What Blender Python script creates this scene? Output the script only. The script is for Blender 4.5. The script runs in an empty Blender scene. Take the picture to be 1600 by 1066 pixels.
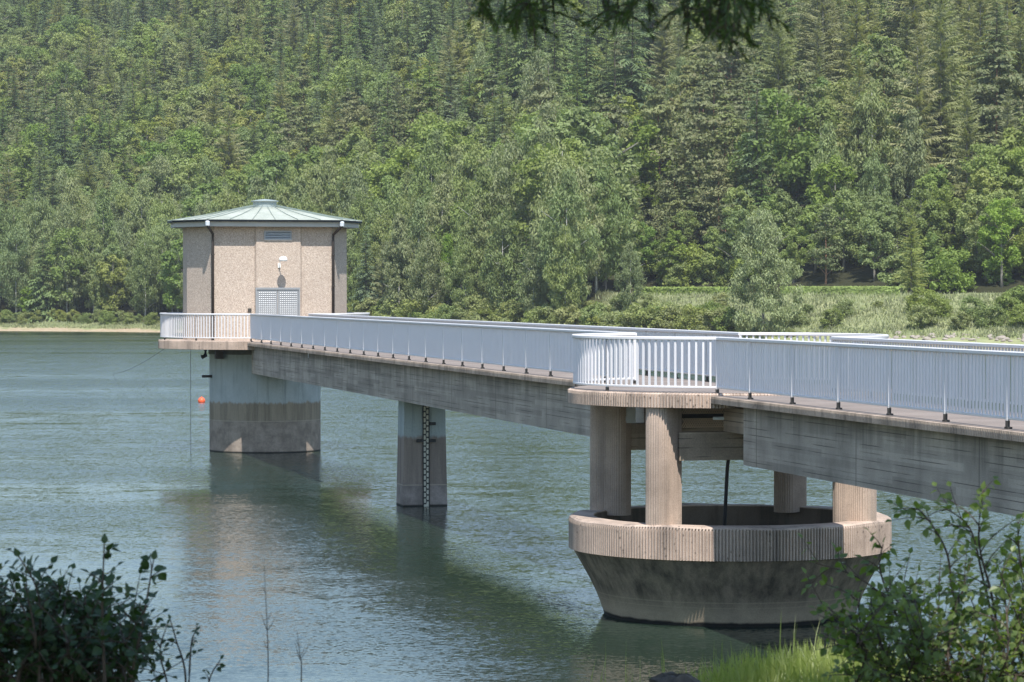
import bpy, math, random
import numpy as np
from mathutils import Vector, Matrix, noise as mnoise
R = math.radians
sc = bpy.context.scene
C = sc.collection
rnd = random.Random(7)

# ------------------------------------------------------------------ helpers
class MB:
    """collects geometry; build() links it as one mesh object"""
    def __init__(s): s.v = []; s.f = []; s.m = []
    def add(s, vs, fs, mi=0):
        o = len(s.v); s.v.extend([tuple(p) for p in vs])
        s.f.extend([tuple(o + i for i in f) for f in fs]); s.m.extend([mi] * len(fs))
    def box(s, x0, x1, y0, y1, z0, z1, mi=0):
        v = [(x0,y0,z0),(x1,y0,z0),(x1,y1,z0),(x0,y1,z0),(x0,y0,z1),(x1,y0,z1),(x1,y1,z1),(x0,y1,z1)]
        s.add(v, [(0,3,2,1),(4,5,6,7),(0,1,5,4),(1,2,6,5),(2,3,7,6),(3,0,4,7)], mi)
    def obox(s, c, ax, ay, hx, hy, z0, z1, mi=0):
        """box turned in plan: centre c=(x,y), unit axes ax, ay, half sizes"""
        v = []
        for z in (z0, z1):
            for sx, sy in ((-1,-1),(1,-1),(1,1),(-1,1)):
                v.append((c[0]+ax[0]*hx*sx+ay[0]*hy*sy, c[1]+ax[1]*hx*sx+ay[1]*hy*sy, z))
        s.add(v, [(0,3,2,1),(4,5,6,7),(0,1,5,4),(1,2,6,5),(2,3,7,6),(3,0,4,7)], mi)
    def prism(s, poly, z0, z1, mi=0, caps=True):
        n = len(poly)
        v = [(p[0],p[1],z0) for p in poly] + [(p[0],p[1],z1) for p in poly]
        f = [(i,(i+1)%n,n+(i+1)%n,n+i) for i in range(n)]
        if caps: f += [tuple(range(n-1,-1,-1)), tuple(range(n,2*n))]
        s.add(v, f, mi)
    def rings(s, rings, mi=0, close=True, cap0=False, cap1=False):
        """skin equal-length rings of points"""
        n = len(rings[0]); v = [p for r in rings for p in r]; f = []
        for k in range(len(rings)-1):
            for i in range(n if close else n-1):
                a = k*n+i; b = k*n+(i+1)%n
                f.append((a, b, b+n, a+n))
        if cap0: f.append(tuple(range(n-1,-1,-1)))
        if cap1: f.append(tuple((len(rings)-1)*n+i for i in range(n)))
        s.add(v, f, mi)
    def lathe(s, prof, cx=0, cy=0, n=64, mi=0, cap0=False, cap1=False):
        s.rings([[(cx+r*math.cos(2*math.pi*i/n), cy+r*math.sin(2*math.pi*i/n), z) for i in range(n)] for r, z in prof], mi, True, cap0, cap1)
    def tube(s, pts, rad, n=6, mi=0, cap=True):
        pts = [Vector(p) for p in pts]; rings = []
        for i, p in enumerate(pts):
            d = (pts[min(i+1,len(pts)-1)] - pts[max(i-1,0)])
            d = d.normalized() if d.length > 1e-9 else Vector((0,0,1))
            a = d.cross(Vector((0,0,1)))
            if a.length < .05: a = d.cross(Vector((1,0,0)))
            a.normalize(); b = d.cross(a)
            r = rad[i] if isinstance(rad, (list, tuple)) else rad
            rings.append([tuple(p + a*r*math.cos(2*math.pi*k/n) + b*r*math.sin(2*math.pi*k/n)) for k in range(n)])
        s.rings(rings, mi, True, cap, cap)
    def mesh(s, name, mats, smooth=False):
        me = bpy.data.meshes.new(name); me.from_pydata(s.v, [], s.f)
        for m in (mats if isinstance(mats, (list, tuple)) else [mats]): me.materials.append(m)
        me.polygons.foreach_set('material_index', s.m)
        if smooth: me.polygons.foreach_set('use_smooth', [True]*len(s.f))
        me.update(); return me
    def build(s, name, mat, parent=None, smooth=False):
        o = bpy.data.objects.new(name, s.mesh(name, mat, smooth)); C.objects.link(o)
        if parent is not None: o.parent = parent
        return o

def npmesh(name, verts, faces, mats, midx=None):
    """verts (N,3) array, faces (M,k) int array of equal k"""
    verts = np.asarray(verts, np.float32); faces = np.asarray(faces, np.int32)
    me = bpy.data.meshes.new(name); k = faces.shape[1]
    me.vertices.add(len(verts)); me.vertices.foreach_set('co', verts.ravel())
    me.loops.add(faces.size); me.loops.foreach_set('vertex_index', faces.ravel())
    me.polygons.add(len(faces))
    me.polygons.foreach_set('loop_start', np.arange(0, faces.size, k, dtype=np.int32))
    for m in (mats if isinstance(mats, (list, tuple)) else [mats]): me.materials.append(m)
    if midx is not None: me.polygons.foreach_set('material_index', np.asarray(midx, np.int32))
    me.update(calc_edges=True); me.validate(); return me

def tag(o, label=None, cat=None, group=None, kind=None):
    if label: o['label'] = label
    if cat: o['category'] = cat
    if group: o['group'] = group
    if kind: o['kind'] = kind
    return o
def empty(name, loc=(0,0,0), rz=0, label=None, cat=None, group=None):
    o = bpy.data.objects.new(name, None); C.objects.link(o)
    o.location = loc; o.rotation_euler = (0,0,rz); o.empty_display_size = .3
    return tag(o, label, cat, group)
def link(name, me, parent=None):
    o = bpy.data.objects.new(name, me); C.objects.link(o)
    if parent is not None: o.parent = parent
    return o

# ------------------------------------------------------------------ material helper
class NT:
    def __init__(s, name):
        s.mat = bpy.data.materials.new(name); s.mat.use_nodes = True
        s.t = s.mat.node_tree; s.t.nodes.clear()
        s.out = s.t.nodes.new('ShaderNodeOutputMaterial')
    def n(s, typ, props=None, **ins):
        nd = s.t.nodes.new('ShaderNode' + typ)
        for k, v in (props or {}).items(): setattr(nd, k, v)
        for k, v in ins.items(): s.put(nd, k, v)
        return nd
    def put(s, nd, k, v):
        key = int(k[1:]) if k[0] == '_' and k[1:].isdigit() else k.replace('_', ' ')
        i = nd.inputs[key]
        if isinstance(v, bpy.types.NodeSocket): s.t.links.new(v, i)
        elif isinstance(v, bpy.types.Node): s.t.links.new(v.outputs[0], i)
        elif isinstance(v, (tuple, list)) and len(v) == 3 and i.type == 'RGBA': i.default_value = (*v, 1)
        else: i.default_value = v
    def math(s, op, a, b=0.0, clamp=False): return s.n('Math', {'operation': op, 'use_clamp': clamp}, _0=a, _1=b)
    def mix(s, f, a, b, mode='MIX'):
        nd = s.n('Mix', {'data_type': 'RGBA', 'blend_type': mode})
        s.put(nd, '_0', f); s.put(nd, '_6', a); s.put(nd, '_7', b)
        return nd.outputs[2]
    def ramp(s, f, stops, interp='LINEAR'):
        nd = s.n('ValToRGB', None, Fac=f); cr = nd.color_ramp; cr.interpolation = interp
        while len(cr.elements) < len(stops): cr.elements.new(.5)
        for e, (p, c) in zip(cr.elements, stops):
            e.position = p; e.color = (c, c, c, 1) if isinstance(c, (int, float)) else (*c, 1)
        return nd.outputs[0]
    def coord(s, kind='Object'): return s.n('TexCoord').outputs[kind]
    def map(s, v, scale=(1,1,1), rot=(0,0,0), loc=(0,0,0)):
        return s.n('Mapping', None, Vector=v, Scale=scale, Rotation=rot, Location=loc).outputs[0]
    def noise(s, v, scale, detail=4, rough=.55, dist=0.0): return s.n('TexNoise', None, Vector=v, Scale=scale, Detail=detail, Roughness=rough, Distortion=dist).outputs[0]
    def sep(s, v): return s.n('SeparateXYZ', None, Vector=v).outputs
    def bump(s, h, strength=.3, dist=.02, normal=None):
        nd = s.n('Bump', None, Height=h, Strength=strength, Distance=dist)
        if normal is not None: s.put(nd, 'Normal', normal)
        return nd.outputs[0]
    def bsdf(s, **k):
        b = s.n('BsdfPrincipled', None, **k); s.t.links.new(b.outputs[0], s.out.inputs[0]); return s.mat

def concrete(name, base, vary=.35, boards=False, board_h=.12, stain=.5, fine=60., dark=(.05,.05,.045), top_dark=None, bump=.35, pits=0.):
    """weathered cast concrete; board marks run along local y"""
    t = NT(name); o = t.coord(); x, y, z = t.sep(o)
    big = t.noise(o, .9, 5, .6)
    streak = t.noise(t.map(o, (2.2,2.2,.16)), 1.6, 5, .62)
    fn = t.noise(o, fine, 3, .6)
    c = t.mix(t.ramp(big, [(.3,0.),(.7,1.)]), tuple(b*(1-vary) for b in base), tuple(min(1,b*(1+vary*.55)) for b in base))
    c = t.mix(t.math('MULTIPLY', t.ramp(streak, [(.5,0.),(.72,1.)]), stain), c, dark)
    c = t.mix(.5, c, t.ramp(fn, [(.25,.28),(.75,.8)]), 'OVERLAY')
    h = fn
    if boards:
        row = t.math('FLOOR', t.math('DIVIDE', z, board_h))
        seg = t.math('FLOOR', t.math('ADD', t.math('DIVIDE', y, 2.6), t.math('MULTIPLY', row, .37)))
        wn = t.n('TexWhiteNoise', {'noise_dimensions': '2D'}, Vector=t.n('CombineXYZ', None, X=row, Y=seg)).outputs[0]
        c = t.mix(.55, c, t.ramp(wn, [(0.,.3),(1.,.62)]), 'OVERLAY')
        fr = t.math('FRACT', t.math('DIVIDE', z, board_h))
        ln = t.math('LESS_THAN', t.math('ABSOLUTE', t.math('SUBTRACT', fr, .5)), .06)
        brk = t.ramp(t.noise(t.map(o, (1,.45,9)), 1.3, 3), [(.47,0.),(.58,.85)])
        c = t.mix(t.math('MULTIPLY', ln, brk), c, tuple(b*.3 for b in base))
        ys = t.math('LESS_THAN', t.math('ABSOLUTE', t.math('SUBTRACT', t.math('FRACT', t.math('DIVIDE', y, 5.1)), .5)), .004)
        c = t.mix(t.math('MULTIPLY', ys, .7), c, tuple(b*.35 for b in base))
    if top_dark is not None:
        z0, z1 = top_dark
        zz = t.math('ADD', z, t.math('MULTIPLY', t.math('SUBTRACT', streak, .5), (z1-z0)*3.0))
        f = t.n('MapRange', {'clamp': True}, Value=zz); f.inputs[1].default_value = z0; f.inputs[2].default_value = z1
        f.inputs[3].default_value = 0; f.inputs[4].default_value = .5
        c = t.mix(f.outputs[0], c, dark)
    if pits:
        vo = t.n('TexVoronoi', None, Vector=o, Scale=9.)
        pm = t.math('MULTIPLY', t.ramp(vo.outputs['Distance'], [(.0,1.),(.3,0.)]), t.ramp(t.noise(o, 1.3, 2), [(.5,0.),(.58,1.)]))
        c = t.mix(t.math('MULTIPLY', pm, pits), c, (.03,.028,.025))
    return t.bsdf(Base_Color=c, Roughness=.9, Specular_IOR_Level=.25, Normal=t.bump(h, bump, .012))

def plain(name, col, rough=.5, metal=0., vary=.12, scale=6., spec=.4):
    t = NT(name); o = t.coord(); nz = t.noise(o, scale, 4)
    c = t.mix(nz, tuple(x*(1-vary) for x in col), tuple(min(1,x*(1+vary)) for x in col))
    return t.bsdf(Base_Color=c, Roughness=rough, Metallic=metal, Specular_IOR_Level=spec)

def foliage(name, ca, cb, trans=.25, vary=.3, nscale=.5, rough=.6, dead=None):
    t = NT(name); rn = t.n('ObjectInfo').outputs['Random']
    o = t.coord()
    c = t.mix(rn, ca, cb)
    nz = t.noise(o, nscale, 3, .6)
    hsv = t.n('HueSaturation', None, Color=c, Value=t.n('MapRange', None, Value=nz, _1=.3, _2=.7, _3=1-vary, _4=1+vary).outputs[0],
              Hue=t.n('MapRange', None, Value=t.math('FRACT', t.math('MULTIPLY', rn, 17.3)), _1=0., _2=1., _3=.485, _4=.515).outputs[0],
              Saturation=t.n('MapRange', None, Value=t.math('FRACT', t.math('MULTIPLY', rn, 7.7)), _1=0., _2=1., _3=.8, _4=1.1).outputs[0])
    c = hsv.outputs[0]
    if dead: c = t.mix(t.ramp(t.noise(o, 1.1, 2), [(.56,0.),(.66,.75)]), c, dead)
    p = t.n('BsdfPrincipled', None, Base_Color=c, Roughness=rough, Specular_IOR_Level=.3)
    tr = t.n('BsdfTranslucent', None, Color=t.mix(1., c, (1.25,1.35,.7), 'MULTIPLY'))
    ms = t.n('MixShader', None, _0=trans, _1=p.outputs[0], _2=tr.outputs[0])
    t.t.links.new(ms.outputs[0], t.out.inputs[0]); return t.mat

# ------------------------------------------------------------------ camera, sky, sun
H = 6.2; FPX = 4600.0; YH = 456.0
ALPHA = math.atan(1091.0/4600.0)          # the bridge axis runs this far left of the view
U = Vector((-math.sin(ALPHA), math.cos(ALPHA), 0)); V = Vector((math.cos(ALPHA), math.sin(ALPHA), 0))
A0 = Vector((17.64, 0, 0))
PITCH = math.atan((533-YH)/FPX)
def W(n, s, z=0.): return A0 + U*s + V*n + Vector((0,0,z))
def project(x, y, z):
    cp, sp = math.cos(PITCH), math.sin(PITCH)
    d = y*cp - (z-H)*sp; v = y*sp + (z-H)*cp
    return 800 + FPX*x/d, 533 - FPX*v/d
def unproj(px, py, Y):
    cp, sp = math.cos(PITCH), math.sin(PITCH)
    a = (px-800)/FPX; b = (533-py)/FPX
    # camera dir (a, 1, b) rotated down by PITCH
    dy = cp + b*sp; dz = -sp + b*cp
    return Vector((a/dy*Y, Y, H + dz/dy*Y))
cam = bpy.data.cameras.new('camera'); co = bpy.data.objects.new('camera', cam); C.objects.link(co)
cam.sensor_width = 36; cam.lens = FPX/1600*36; cam.clip_start = .3; cam.clip_end = 6000
co.location = (0,0,H); co.rotation_euler = (R(90)-PITCH, 0, 0)
cam.dof.use_dof = True; cam.dof.focus_distance = 70; cam.dof.aperture_fstop = 20
sc.camera = co
ELEV = R(58)
w = bpy.data.worlds.new('World'); sc.world = w; w.use_nodes = True
sky = w.node_tree.nodes.new('ShaderNodeTexSky'); sky.sky_type = 'NISHITA'; sky.sun_disc = False
sky.sun_elevation = ELEV; sky.sun_rotation = math.atan2(-U.x, -U.y); sky.air_density = 1.25; sky.dust_density = 0.15; sky.ozone_density = 1.0
bg = w.node_tree.nodes['Background']; bg.inputs[1].default_value = .132
w.node_tree.links.new(sky.outputs[0], bg.inputs[0])
sl = bpy.data.lights.new('sun', 'SUN'); sl.energy = 4.6; sl.angle = R(.53); sl.color = (1,.955,.885)
so = bpy.data.objects.new('sun', sl); C.objects.link(so)
lh = U*math.cos(R(2)) + V*math.sin(R(2))      # the sun stands almost exactly along the bridge
ld = Vector((lh.x*math.cos(ELEV), lh.y*math.cos(ELEV), -math.sin(ELEV)))
so.rotation_euler = ld.to_track_quat('-Z','Y').to_euler(); so.location = (0,-20,60)
sc.view_settings.view_transform = 'Standard'; sc.view_settings.look = 'None'
sc.view_settings.exposure = 0.6; sc.view_settings.gamma = 1
try:
    sc.cycles.use_denoising = True; sc.cycles.max_bounces = 6; sc.cycles.diffuse_bounces = 3; sc.cycles.glossy_bounces = 3
    sc.cycles.caustics_reflective = False; sc.cycles.caustics_refractive = False
except Exception: pass
# ------------------------------------------------------------------ materials of the structures
M = {}
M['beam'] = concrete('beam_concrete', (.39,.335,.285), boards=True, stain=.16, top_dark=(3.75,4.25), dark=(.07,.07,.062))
M['fascia'] = concrete('fascia_concrete', (.41,.33,.27), stain=.7, dark=(.06,.055,.05), pits=.6, vary=.4)
M['rib'] = concrete('ribbed_concrete', (.47,.37,.305), stain=.75, dark=(.14,.115,.10), pits=.95, vary=.35)
M['column'] = concrete('column_concrete', (.41,.32,.26), stain=.55, dark=(.20,.16,.135), vary=.3)
M['cross'] = concrete('crossbeam_concrete', (.35,.28,.215), boards=True, stain=.3, board_h=.17)
M['deck'] = concrete('deck_surface', (.23,.195,.175), stain=0., vary=.2)
M['paint'] = plain('railing_paint', (.69,.675,.69), .5, 0., .04, 3.)
M['foot'] = plain('dark_rusty_steel', (.06,.055,.05), .7, .3, .4, 14.)
M['darksteel'] = plain('dark_brown_steel', (.055,.045,.04), .55, .2, .3, 8.)
M['black'] = plain('black_rubber', (.02,.022,.024), .6)
M['gutter'] = plain('dark_gutter_metal', (.035,.045,.06), .4, .5, .2)
M['eave'] = plain('eave_board', (.44,.43,.40), .6, 0., .15, 2.)
M['alu'] = plain('aluminium_sheet', (.285,.295,.31), .42, .2, .08, 5.)
M['louvre'] = plain('louvre_grey', (.10,.12,.14), .5, .3)
M['lampwhite'] = plain('lamp_white', (.85,.86,.85), .3)
M['boxgrey'] = plain('light_grey_plastic', (.58,.62,.66), .5)
M['mesh'] = plain('sunlit_rusty_wire', (.62,.50,.38), .6, .3)  # rusty tan, lightened in the colour to stand for sun dots on the grating
M['buoy'] = plain('buoy_orange', (.85,.13,.05), .4, 0., .1)
M['gauge'] = plain('gauge_enamel', (.52,.50,.42), .5, 0., .25, 10.)
M['gmark'] = plain('gauge_black', (.02,.02,.02), .5)
def mat_roof():
    t = NT('copper_patina'); o = t.coord(); nz = t.noise(o, 1.4, 5, .65); st = t.noise(o, 14., 3)
    c = t.mix(t.ramp(nz, [(.3,0.),(.7,1.)]), (.30,.33,.285), (.42,.445,.395)); c = t.mix(.25, c, t.ramp(st, [(.3,.3),(.7,.7)]), 'OVERLAY')
    return t.bsdf(Base_Color=c, Roughness=.7, Specular_IOR_Level=.3)
M['roof'] = mat_roof()
def mat_pebble():
    t = NT('exposed_aggregate'); o = t.coord()
    vo = t.n('TexVoronoi', None, Vector=o, Scale=38.)
    bw = t.n('RGBToBW', None, Color=vo.outputs['Color']).outputs[0]
    c = t.ramp(bw, [(.1,(.34,.265,.22)),(.38,(.46,.375,.31)),(.62,(.52,.425,.35)),(.9,(.66,.57,.49))])
    c = t.mix(t.ramp(t.noise(o, .8, 4), [(.35,0.),(.7,.3)]), c, (.36,.29,.24))
    return t.bsdf(Base_Color=c, Roughness=.9, Specular_IOR_Level=.2, Normal=t.bump(vo.outputs['Distance'], .5, .02))
M['pebble'] = mat_pebble()
def mat_tide(name, top, mid, low, z1, z2, line=None):
    """concrete with the tide marks of the reservoir (local z = height over water)"""
    t = NT(name); o = t.coord(); x, y, z = t.sep(o)
    big = t.noise(o, 1.1, 5, .6); streak = t.noise(t.map(o, (3.,3.,.22)), 1.5, 5, .65); fn = t.noise(o, 45., 3)
    zz = t.math('ADD', z, t.math('MULTIPLY', t.math('SUBTRACT', t.noise(t.map(o, (1,1,.12)), 4.5, 5, .7), .5), .42))
    a = t.n('MapRange', {'clamp': True}, Value=zz, _1=z1-.05, _2=z1+.04, _3=0., _4=1.).outputs[0]
    b = t.n('MapRange', {'clamp': True}, Value=zz, _1=z2-.05, _2=z2+.05, _3=0., _4=1.).outputs[0]
    mm = t.mix(t.ramp(streak, [(.4,0.),(.68,.85)]), mid, tuple(q*.5 for q in mid))
    ll = t.mix(t.ramp(t.noise(o, 2.1, 6, .65), [(.40,0.),(.62,1.)]), tuple(q*.85 for q in low), tuple(q*1.4 for q in low))
    ll = t.mix(t.ramp(streak, [(.55,0.),(.75,.5)]), ll, tuple(q*.55 for q in low))
    tt = t.mix(t.ramp(streak, [(.52,0.),(.75,.6)]), top, (.10,.13,.125))
    tt = t.mix(t.ramp(big, [(.4,0.),(.75,.4)]), tt, (.24,.27,.27))
    c = t.mix(a, t.mix(b, ll, mm), tt)
    if line:
        lf = t.math('LESS_THAN', t.math('ABSOLUTE', t.math('SUBTRACT', z, line)), .014)
        c = t.mix(t.math('MULTIPLY', lf, .6), c, (.42,.36,.29))
    wet = t.n('MapRange', {'clamp': True}, Value=t.math('ADD', z, t.math('MULTIPLY', t.math('SUBTRACT', fn, .5), .05)), _1=.03, _2=.07, _3=1., _4=0.).outputs[0]
    c = t.mix(wet, c, (.02,.02,.018))
    c = t.mix(.45, c, t.ramp(fn, [(.25,.3),(.75,.75)]), 'OVERLAY')
    return t.bsdf(Base_Color=c, Roughness=.88, Specular_IOR_Level=.25, Normal=t.bump(fn, .3, .01))
M['tower'] = mat_tide('tower_shaft_concrete', (.43,.465,.475), (.32,.265,.20), (.25,.205,.17), 1.93, 1.22, 1.22)
M['pier'] = mat_tide('pier_concrete', (.33,.37,.37), (.25,.205,.175), (.21,.18,.165), 2.02, .62, .62)
def mat_funnel():
    t = NT('funnel_concrete'); o = t.coord(); x, y, z = t.sep(o)
    streak = t.noise(t.map(o, (3.,3.,.35)), 1.3, 6, .65); big = t.noise(o, 1.7, 5, .65); fn = t.noise(o, 55., 3)
    up = t.mix(t.ramp(streak, [(.36,0.),(.64,1.)]), (.27,.21,.155), (.085,.07,.052))
    up = t.mix(t.ramp(big, [(.52,0.),(.72,.55)]), up, (.36,.29,.20))
    lo = t.mix(t.ramp(big, [(.35,0.),(.7,1.)]), (.30,.24,.175), (.41,.325,.23))  # paler low band: light bounced off the water is put into the colour
    zz = t.math('ADD', z, t.math('MULTIPLY', t.math('SUBTRACT', big, .5), .10))
    c = t.mix(t.n('MapRange', {'clamp': True}, Value=zz, _1=.22, _2=.62, _3=0., _4=1.).outputs[0], lo, up)
    for zl, wd in ((.46,.011),(.36,.009)):
        lf = t.math('LESS_THAN', t.math('ABSOLUTE', t.math('SUBTRACT', t.math('ADD', z, t.math('MULTIPLY', t.math('SUBTRACT', big, .5), .02)), zl)), wd)
        c = t.mix(t.math('MULTIPLY', lf, t.ramp(streak, [(.3,.75),(.7,.3)])), c, (.38,.31,.22))
    c = t.mix(t.n('MapRange', {'clamp': True}, Value=zz, _1=.06, _2=.10, _3=1., _4=0.).outputs[0], c, (.012,.012,.011))
    c = t.mix(.5, c, t.ramp(fn, [(.25,.3),(.75,.75)]), 'OVERLAY')
    return t.bsdf(Base_Color=c, Roughness=.85, Specular_IOR_Level=.25, Normal=t.bump(fn, .35, .012))
M['funnel'] = mat_funnel()

S1, S2, SP = 58.27, 118.29, 87.8
DECK_Z, DECK_HALF, RAIL_N = 4.305, 1.265, 1.11

# ------------------------------------------------------------------ railings (in bridge coordinates: x = across, y = along)
def railing(name, label, path, length, posts, group='white railings of the footbridge', out=1):
    """path(d) -> (x, y, tx, ty) at arc length d; posts: list of arc lengths"""
    t = empty(name, A0, ALPHA, label, 'railing', group)
    zb = DECK_Z + .035
    def sweep(hw, z0, z1, step, nm, off=0., bev=.012):
        k = max(2, int(math.ceil(length/step))+1); rings = []
        for i in range(k):
            x, y, tx, ty = path(length*i/(k-1)); nx, ny = -ty, tx
            prof = [(-hw+bev,z0),(hw-bev,z0),(hw,z0+bev),(hw,z1-bev),(hw-bev,z1),(-hw+bev,z1),(-hw,z1-bev),(-hw,z0+bev)]
            rings.append([(x+nx*(a+off), y+ny*(a+off), z) for a, z in prof])
        b = MB(); b.rings(rings, 0, True, True, True); return b.build(nm, M['paint'], t)
    straight = path(0)[2:] == path(length)[2:]
    st = 50. if straight else .12
    sweep(.042, 5.315, 5.378, st, 'handrail'); sweep(.02, 4.435, 4.475, st, 'bottom_rail', 0., .006)
    for a, b_ in zip(posts[:-1], posts[1:]):
        L = b_-a
        if L < .2: continue
        nb = max(1, int(round(L/.131))); m = MB()
        for k in range(0, nb+1):
            x, y, tx, ty = path(a + L*k/nb)
            m.obox((x,y), (tx,ty), (-ty,tx), .0185, .0145, 4.475, 5.316)
        m.build('baluster_panel', M['paint'], t)
    for d in posts:
        x, y, tx, ty = path(d); nx, ny = -ty*out, tx*out
        m = MB(); c = (x+nx*.012, y+ny*.012)
        m.obox(c, (tx,ty), (nx,ny), .019, .021, 4.40, 5.33); p = m.build('post', M['paint'], t)
        f = MB(); f.obox(c, (tx,ty), (nx,ny), .024, .024, DECK_Z+.01, 4.42); f.obox((c[0]-tx*.025,c[1]-ty*.025), (tx,ty), (nx,ny), .06, .035, DECK_Z+.002, DECK_Z+.03)
        f.build('foot', M['foot'], p)
    return t
def line_path(x, y0, y1):
    d = 1 if y1 > y0 else -1
    return (lambda q: (x, y0 + d*q, 0, d)), abs(y1-y0)
def arc_path(cy, r, a0, a1):
    """angle a measured from -y (towards the camera) turning to -x"""
    d = 1 if a1 > a0 else -1
    def f(q):
        a = a0 + d*q/r
        return (-r*math.sin(a), cy - r*math.cos(a), -math.cos(a)*d, math.sin(a)*d)
    return f, abs(a1-a0)*r
jr = math.sqrt(3.0**2 - RAIL_N**2); jt = math.sqrt(4.05**2 - RAIL_N**2)
A_S0, A_S1 = S1 + jr, S2 - jt
B_S0, B_S1 = 21.0, S1 - jr
# posts of the far span sit every 2.3 m counted back from the tower
pa = [A_S1]; q = 111.67
while q > A_S0 + .5: pa.append(q); q -= 2.3
pa.append(A_S0); pa = sorted(pa)
pb = [B_S1]; q = 53.54
while q > B_S0 + .5: pb.append(q); q -= 2.3
pb.append(B_S0); pb = sorted(pb)
for side, nm in ((-1,'near'),(1,'far')):
    wn = {-1: 'facing the viewer', 1: 'on the side away from the viewer'}[side]
    f, L = line_path(side*RAIL_N, A_S0, A_S1)
    railing('railing', 'long white railing of the distant bridge span, ' + wn, f, L, [p-A_S0 for p in pa], out=-side)
    f, L = line_path(side*RAIL_N, B_S0, B_S1)
    railing('railing', 'white railing of the closer bridge span, ' + wn, f, L, [p-B_S0 for p in pb], out=-side)
    a0 = math.asin(RAIL_N/3.0)*(-side) ; a0 = abs(a0)
    f, L = arc_path(S1, 3.0, -side*a0, -side*(math.pi-a0))
    railing('railing', {-1: 'curved sunlit white railing round the bulge of the overflow platform nearest the viewer', 1: 'curved white railing round the bulge of the overflow platform beyond the walkway'}[side], f, L, [L*i/3 for i in range(4)], out=side if False else (1 if side > 0 else -1))
a0 = math.asin(RAIL_N/4.05)
f, L = arc_path(S2, 4.05, a0, 2*math.pi-a0)
np_ = 10
railing('railing', 'white circular balcony railing round the foot of the tower house', f, L, [L*i/np_ for i in range(np_+1)], out=-1)

# ------------------------------------------------------------------ bridge spans
def ribs_line(b, x, y0, y1, z0, z1, sgn, pitch=.062, d=.014):
    """vertical ribs along a straight fascia, as one corrugated sheet joined to the slab"""
    n = int((y1-y0)/pitch); pts = []
    for i in range(n):
        y = y0 + (y1-y0)*i/n; p = (y1-y0)/n
        pts += [(x, y), (x, y+p*.5), (x-sgn*d, y+p*.6), (x-sgn*d, y+p*.9)]
    pts.append((x, y1))
    b.rings([[(a, c, z0) for a, c in pts], [(a, c, z1) for a, c in pts]], 0, False)
    b.rings([[(a, c, z1) for a, c in pts], [(x-sgn*.09, c, z1+.012) for a, c in pts]], 0, False)
    b.rings([[(a, c, z0) for a, c in pts], [(x-sgn*.30, c, z0) for a, c in pts]], 0, False)
def span(label, y0, y1, g0, g1):
    t = empty('footbridge', A0, ALPHA, label, 'bridge', 'concrete footbridge spans')
    d = MB(); d.box(-DECK_HALF+.05, DECK_HALF-.05, y0, y1, 4.19, DECK_Z); d.build('deck', M['deck'], t)
    for sg in (-1, 1):
        e = MB(); ribs_line(e, sg*DECK_HALF, y0, y1, 4.165, 4.292, sg); e.build('fascia', M['fascia'], t)
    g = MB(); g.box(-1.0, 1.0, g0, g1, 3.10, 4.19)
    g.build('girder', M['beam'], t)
    return t
fa = span('farther concrete footbridge span from the overflow shaft over the pier to the tower', S1+2.85, S2-3.85, S1+2.5, S2-3.25)
fb = span('nearer concrete footbridge span leading from the overflow shaft out of the frame', 20.0, S1-2.85, 20.0, S1-3.98)
cb = MB(); cb.box(-.82,.82, S2-3.25, S2-2.1, 3.06, 4.0); cb.build('bearing_corbel', M['cross'], fa)
cb = MB(); cb.box(-.80,.80, S1-3.98, S1-2.15, 3.62, 4.07); cb.build('bearing_corbel', M['cross'], fb)
# drip stains: little calcite drip under the fascia edge
dr = MB(); dr.box(-1.262,-1.25, 100.3, 100.34, 4.02, 4.165); dr.build('calcite_drip', plain('calcite', (.5,.5,.47), .8), fa)

# ------------------------------------------------------------------ pier with gauge board
t = empty('bridge_pier', W(0, SP), ALPHA, 'grey concrete bridge pier with a water gauge board standing in the lake', 'pier')
b = MB()
def rr(w, d, z): return [(-w,-d,z),(w,-d,z),(w,d,z),(-w,d,z)]
b.rings([rr(.665,.50,-1.5), rr(.655,.49,0), rr(.60,.44,3.06)], 0, True, True, True)
b.build('pillar', M['pier'], t)
b = MB(); b.box(-.5,.5,-.36,.36,3.06,3.10); b.build('bearing', M['black'], t)
gb = MB(); gx = .03
def yf(z): return -(.49 - .05*z/3.06) - .012
gb.rings([[(gx-.075, yf(z)-.015, z),(gx+.075, yf(z)-.015, z),(gx+.075, yf(z)+.008, z),(gx-.075, yf(z)+.008, z)] for z in (-.3, 3.0)], 0, True, True, True)
g = gb.build('gauge_board', M['gauge'], t)
mk = MB(); k = 0; z = .06
while z < 2.96:
    x0, x1 = ((gx-.07, gx+.0), (gx-.005, gx+.07))[k % 2]
    zz = z
    y = yf(zz) - .0185
    mk.box(x0, x1, y-.002, y+.004, zz, zz+.045)
    mk.box((gx-.012), (gx+.012), y-.0025, y+.004, zz+.03, zz+.085)
    z += .083; k += 1
mk.build('scale_marks', M['gmark'], g)
fr = MB()
for sx in (-1, 1): fr.rings([[(gx+sx*.085-.012, yf(z)-.03, z),(gx+sx*.085+.012, yf(z)-.03, z),(gx+sx*.085+.012, yf(z)+.008, z),(gx+sx*.085-.012, yf(z)+.008, z)] for z in (-.3,3.02)], 0, True, True, True)
fr.build('frame', M['black'], g)
for x0, x1, z0 in ((gx+.10, gx+.28, 2.39), (gx+.10, gx+.28, 1.90), (gx-.28, gx-.10, 1.90)):
    m = MB(); m.box(x0, x1, yf(z0)-.05, yf(z0)+.02, z0-.045, z0+.045); m.build('bracket', M['black'], t)

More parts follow.
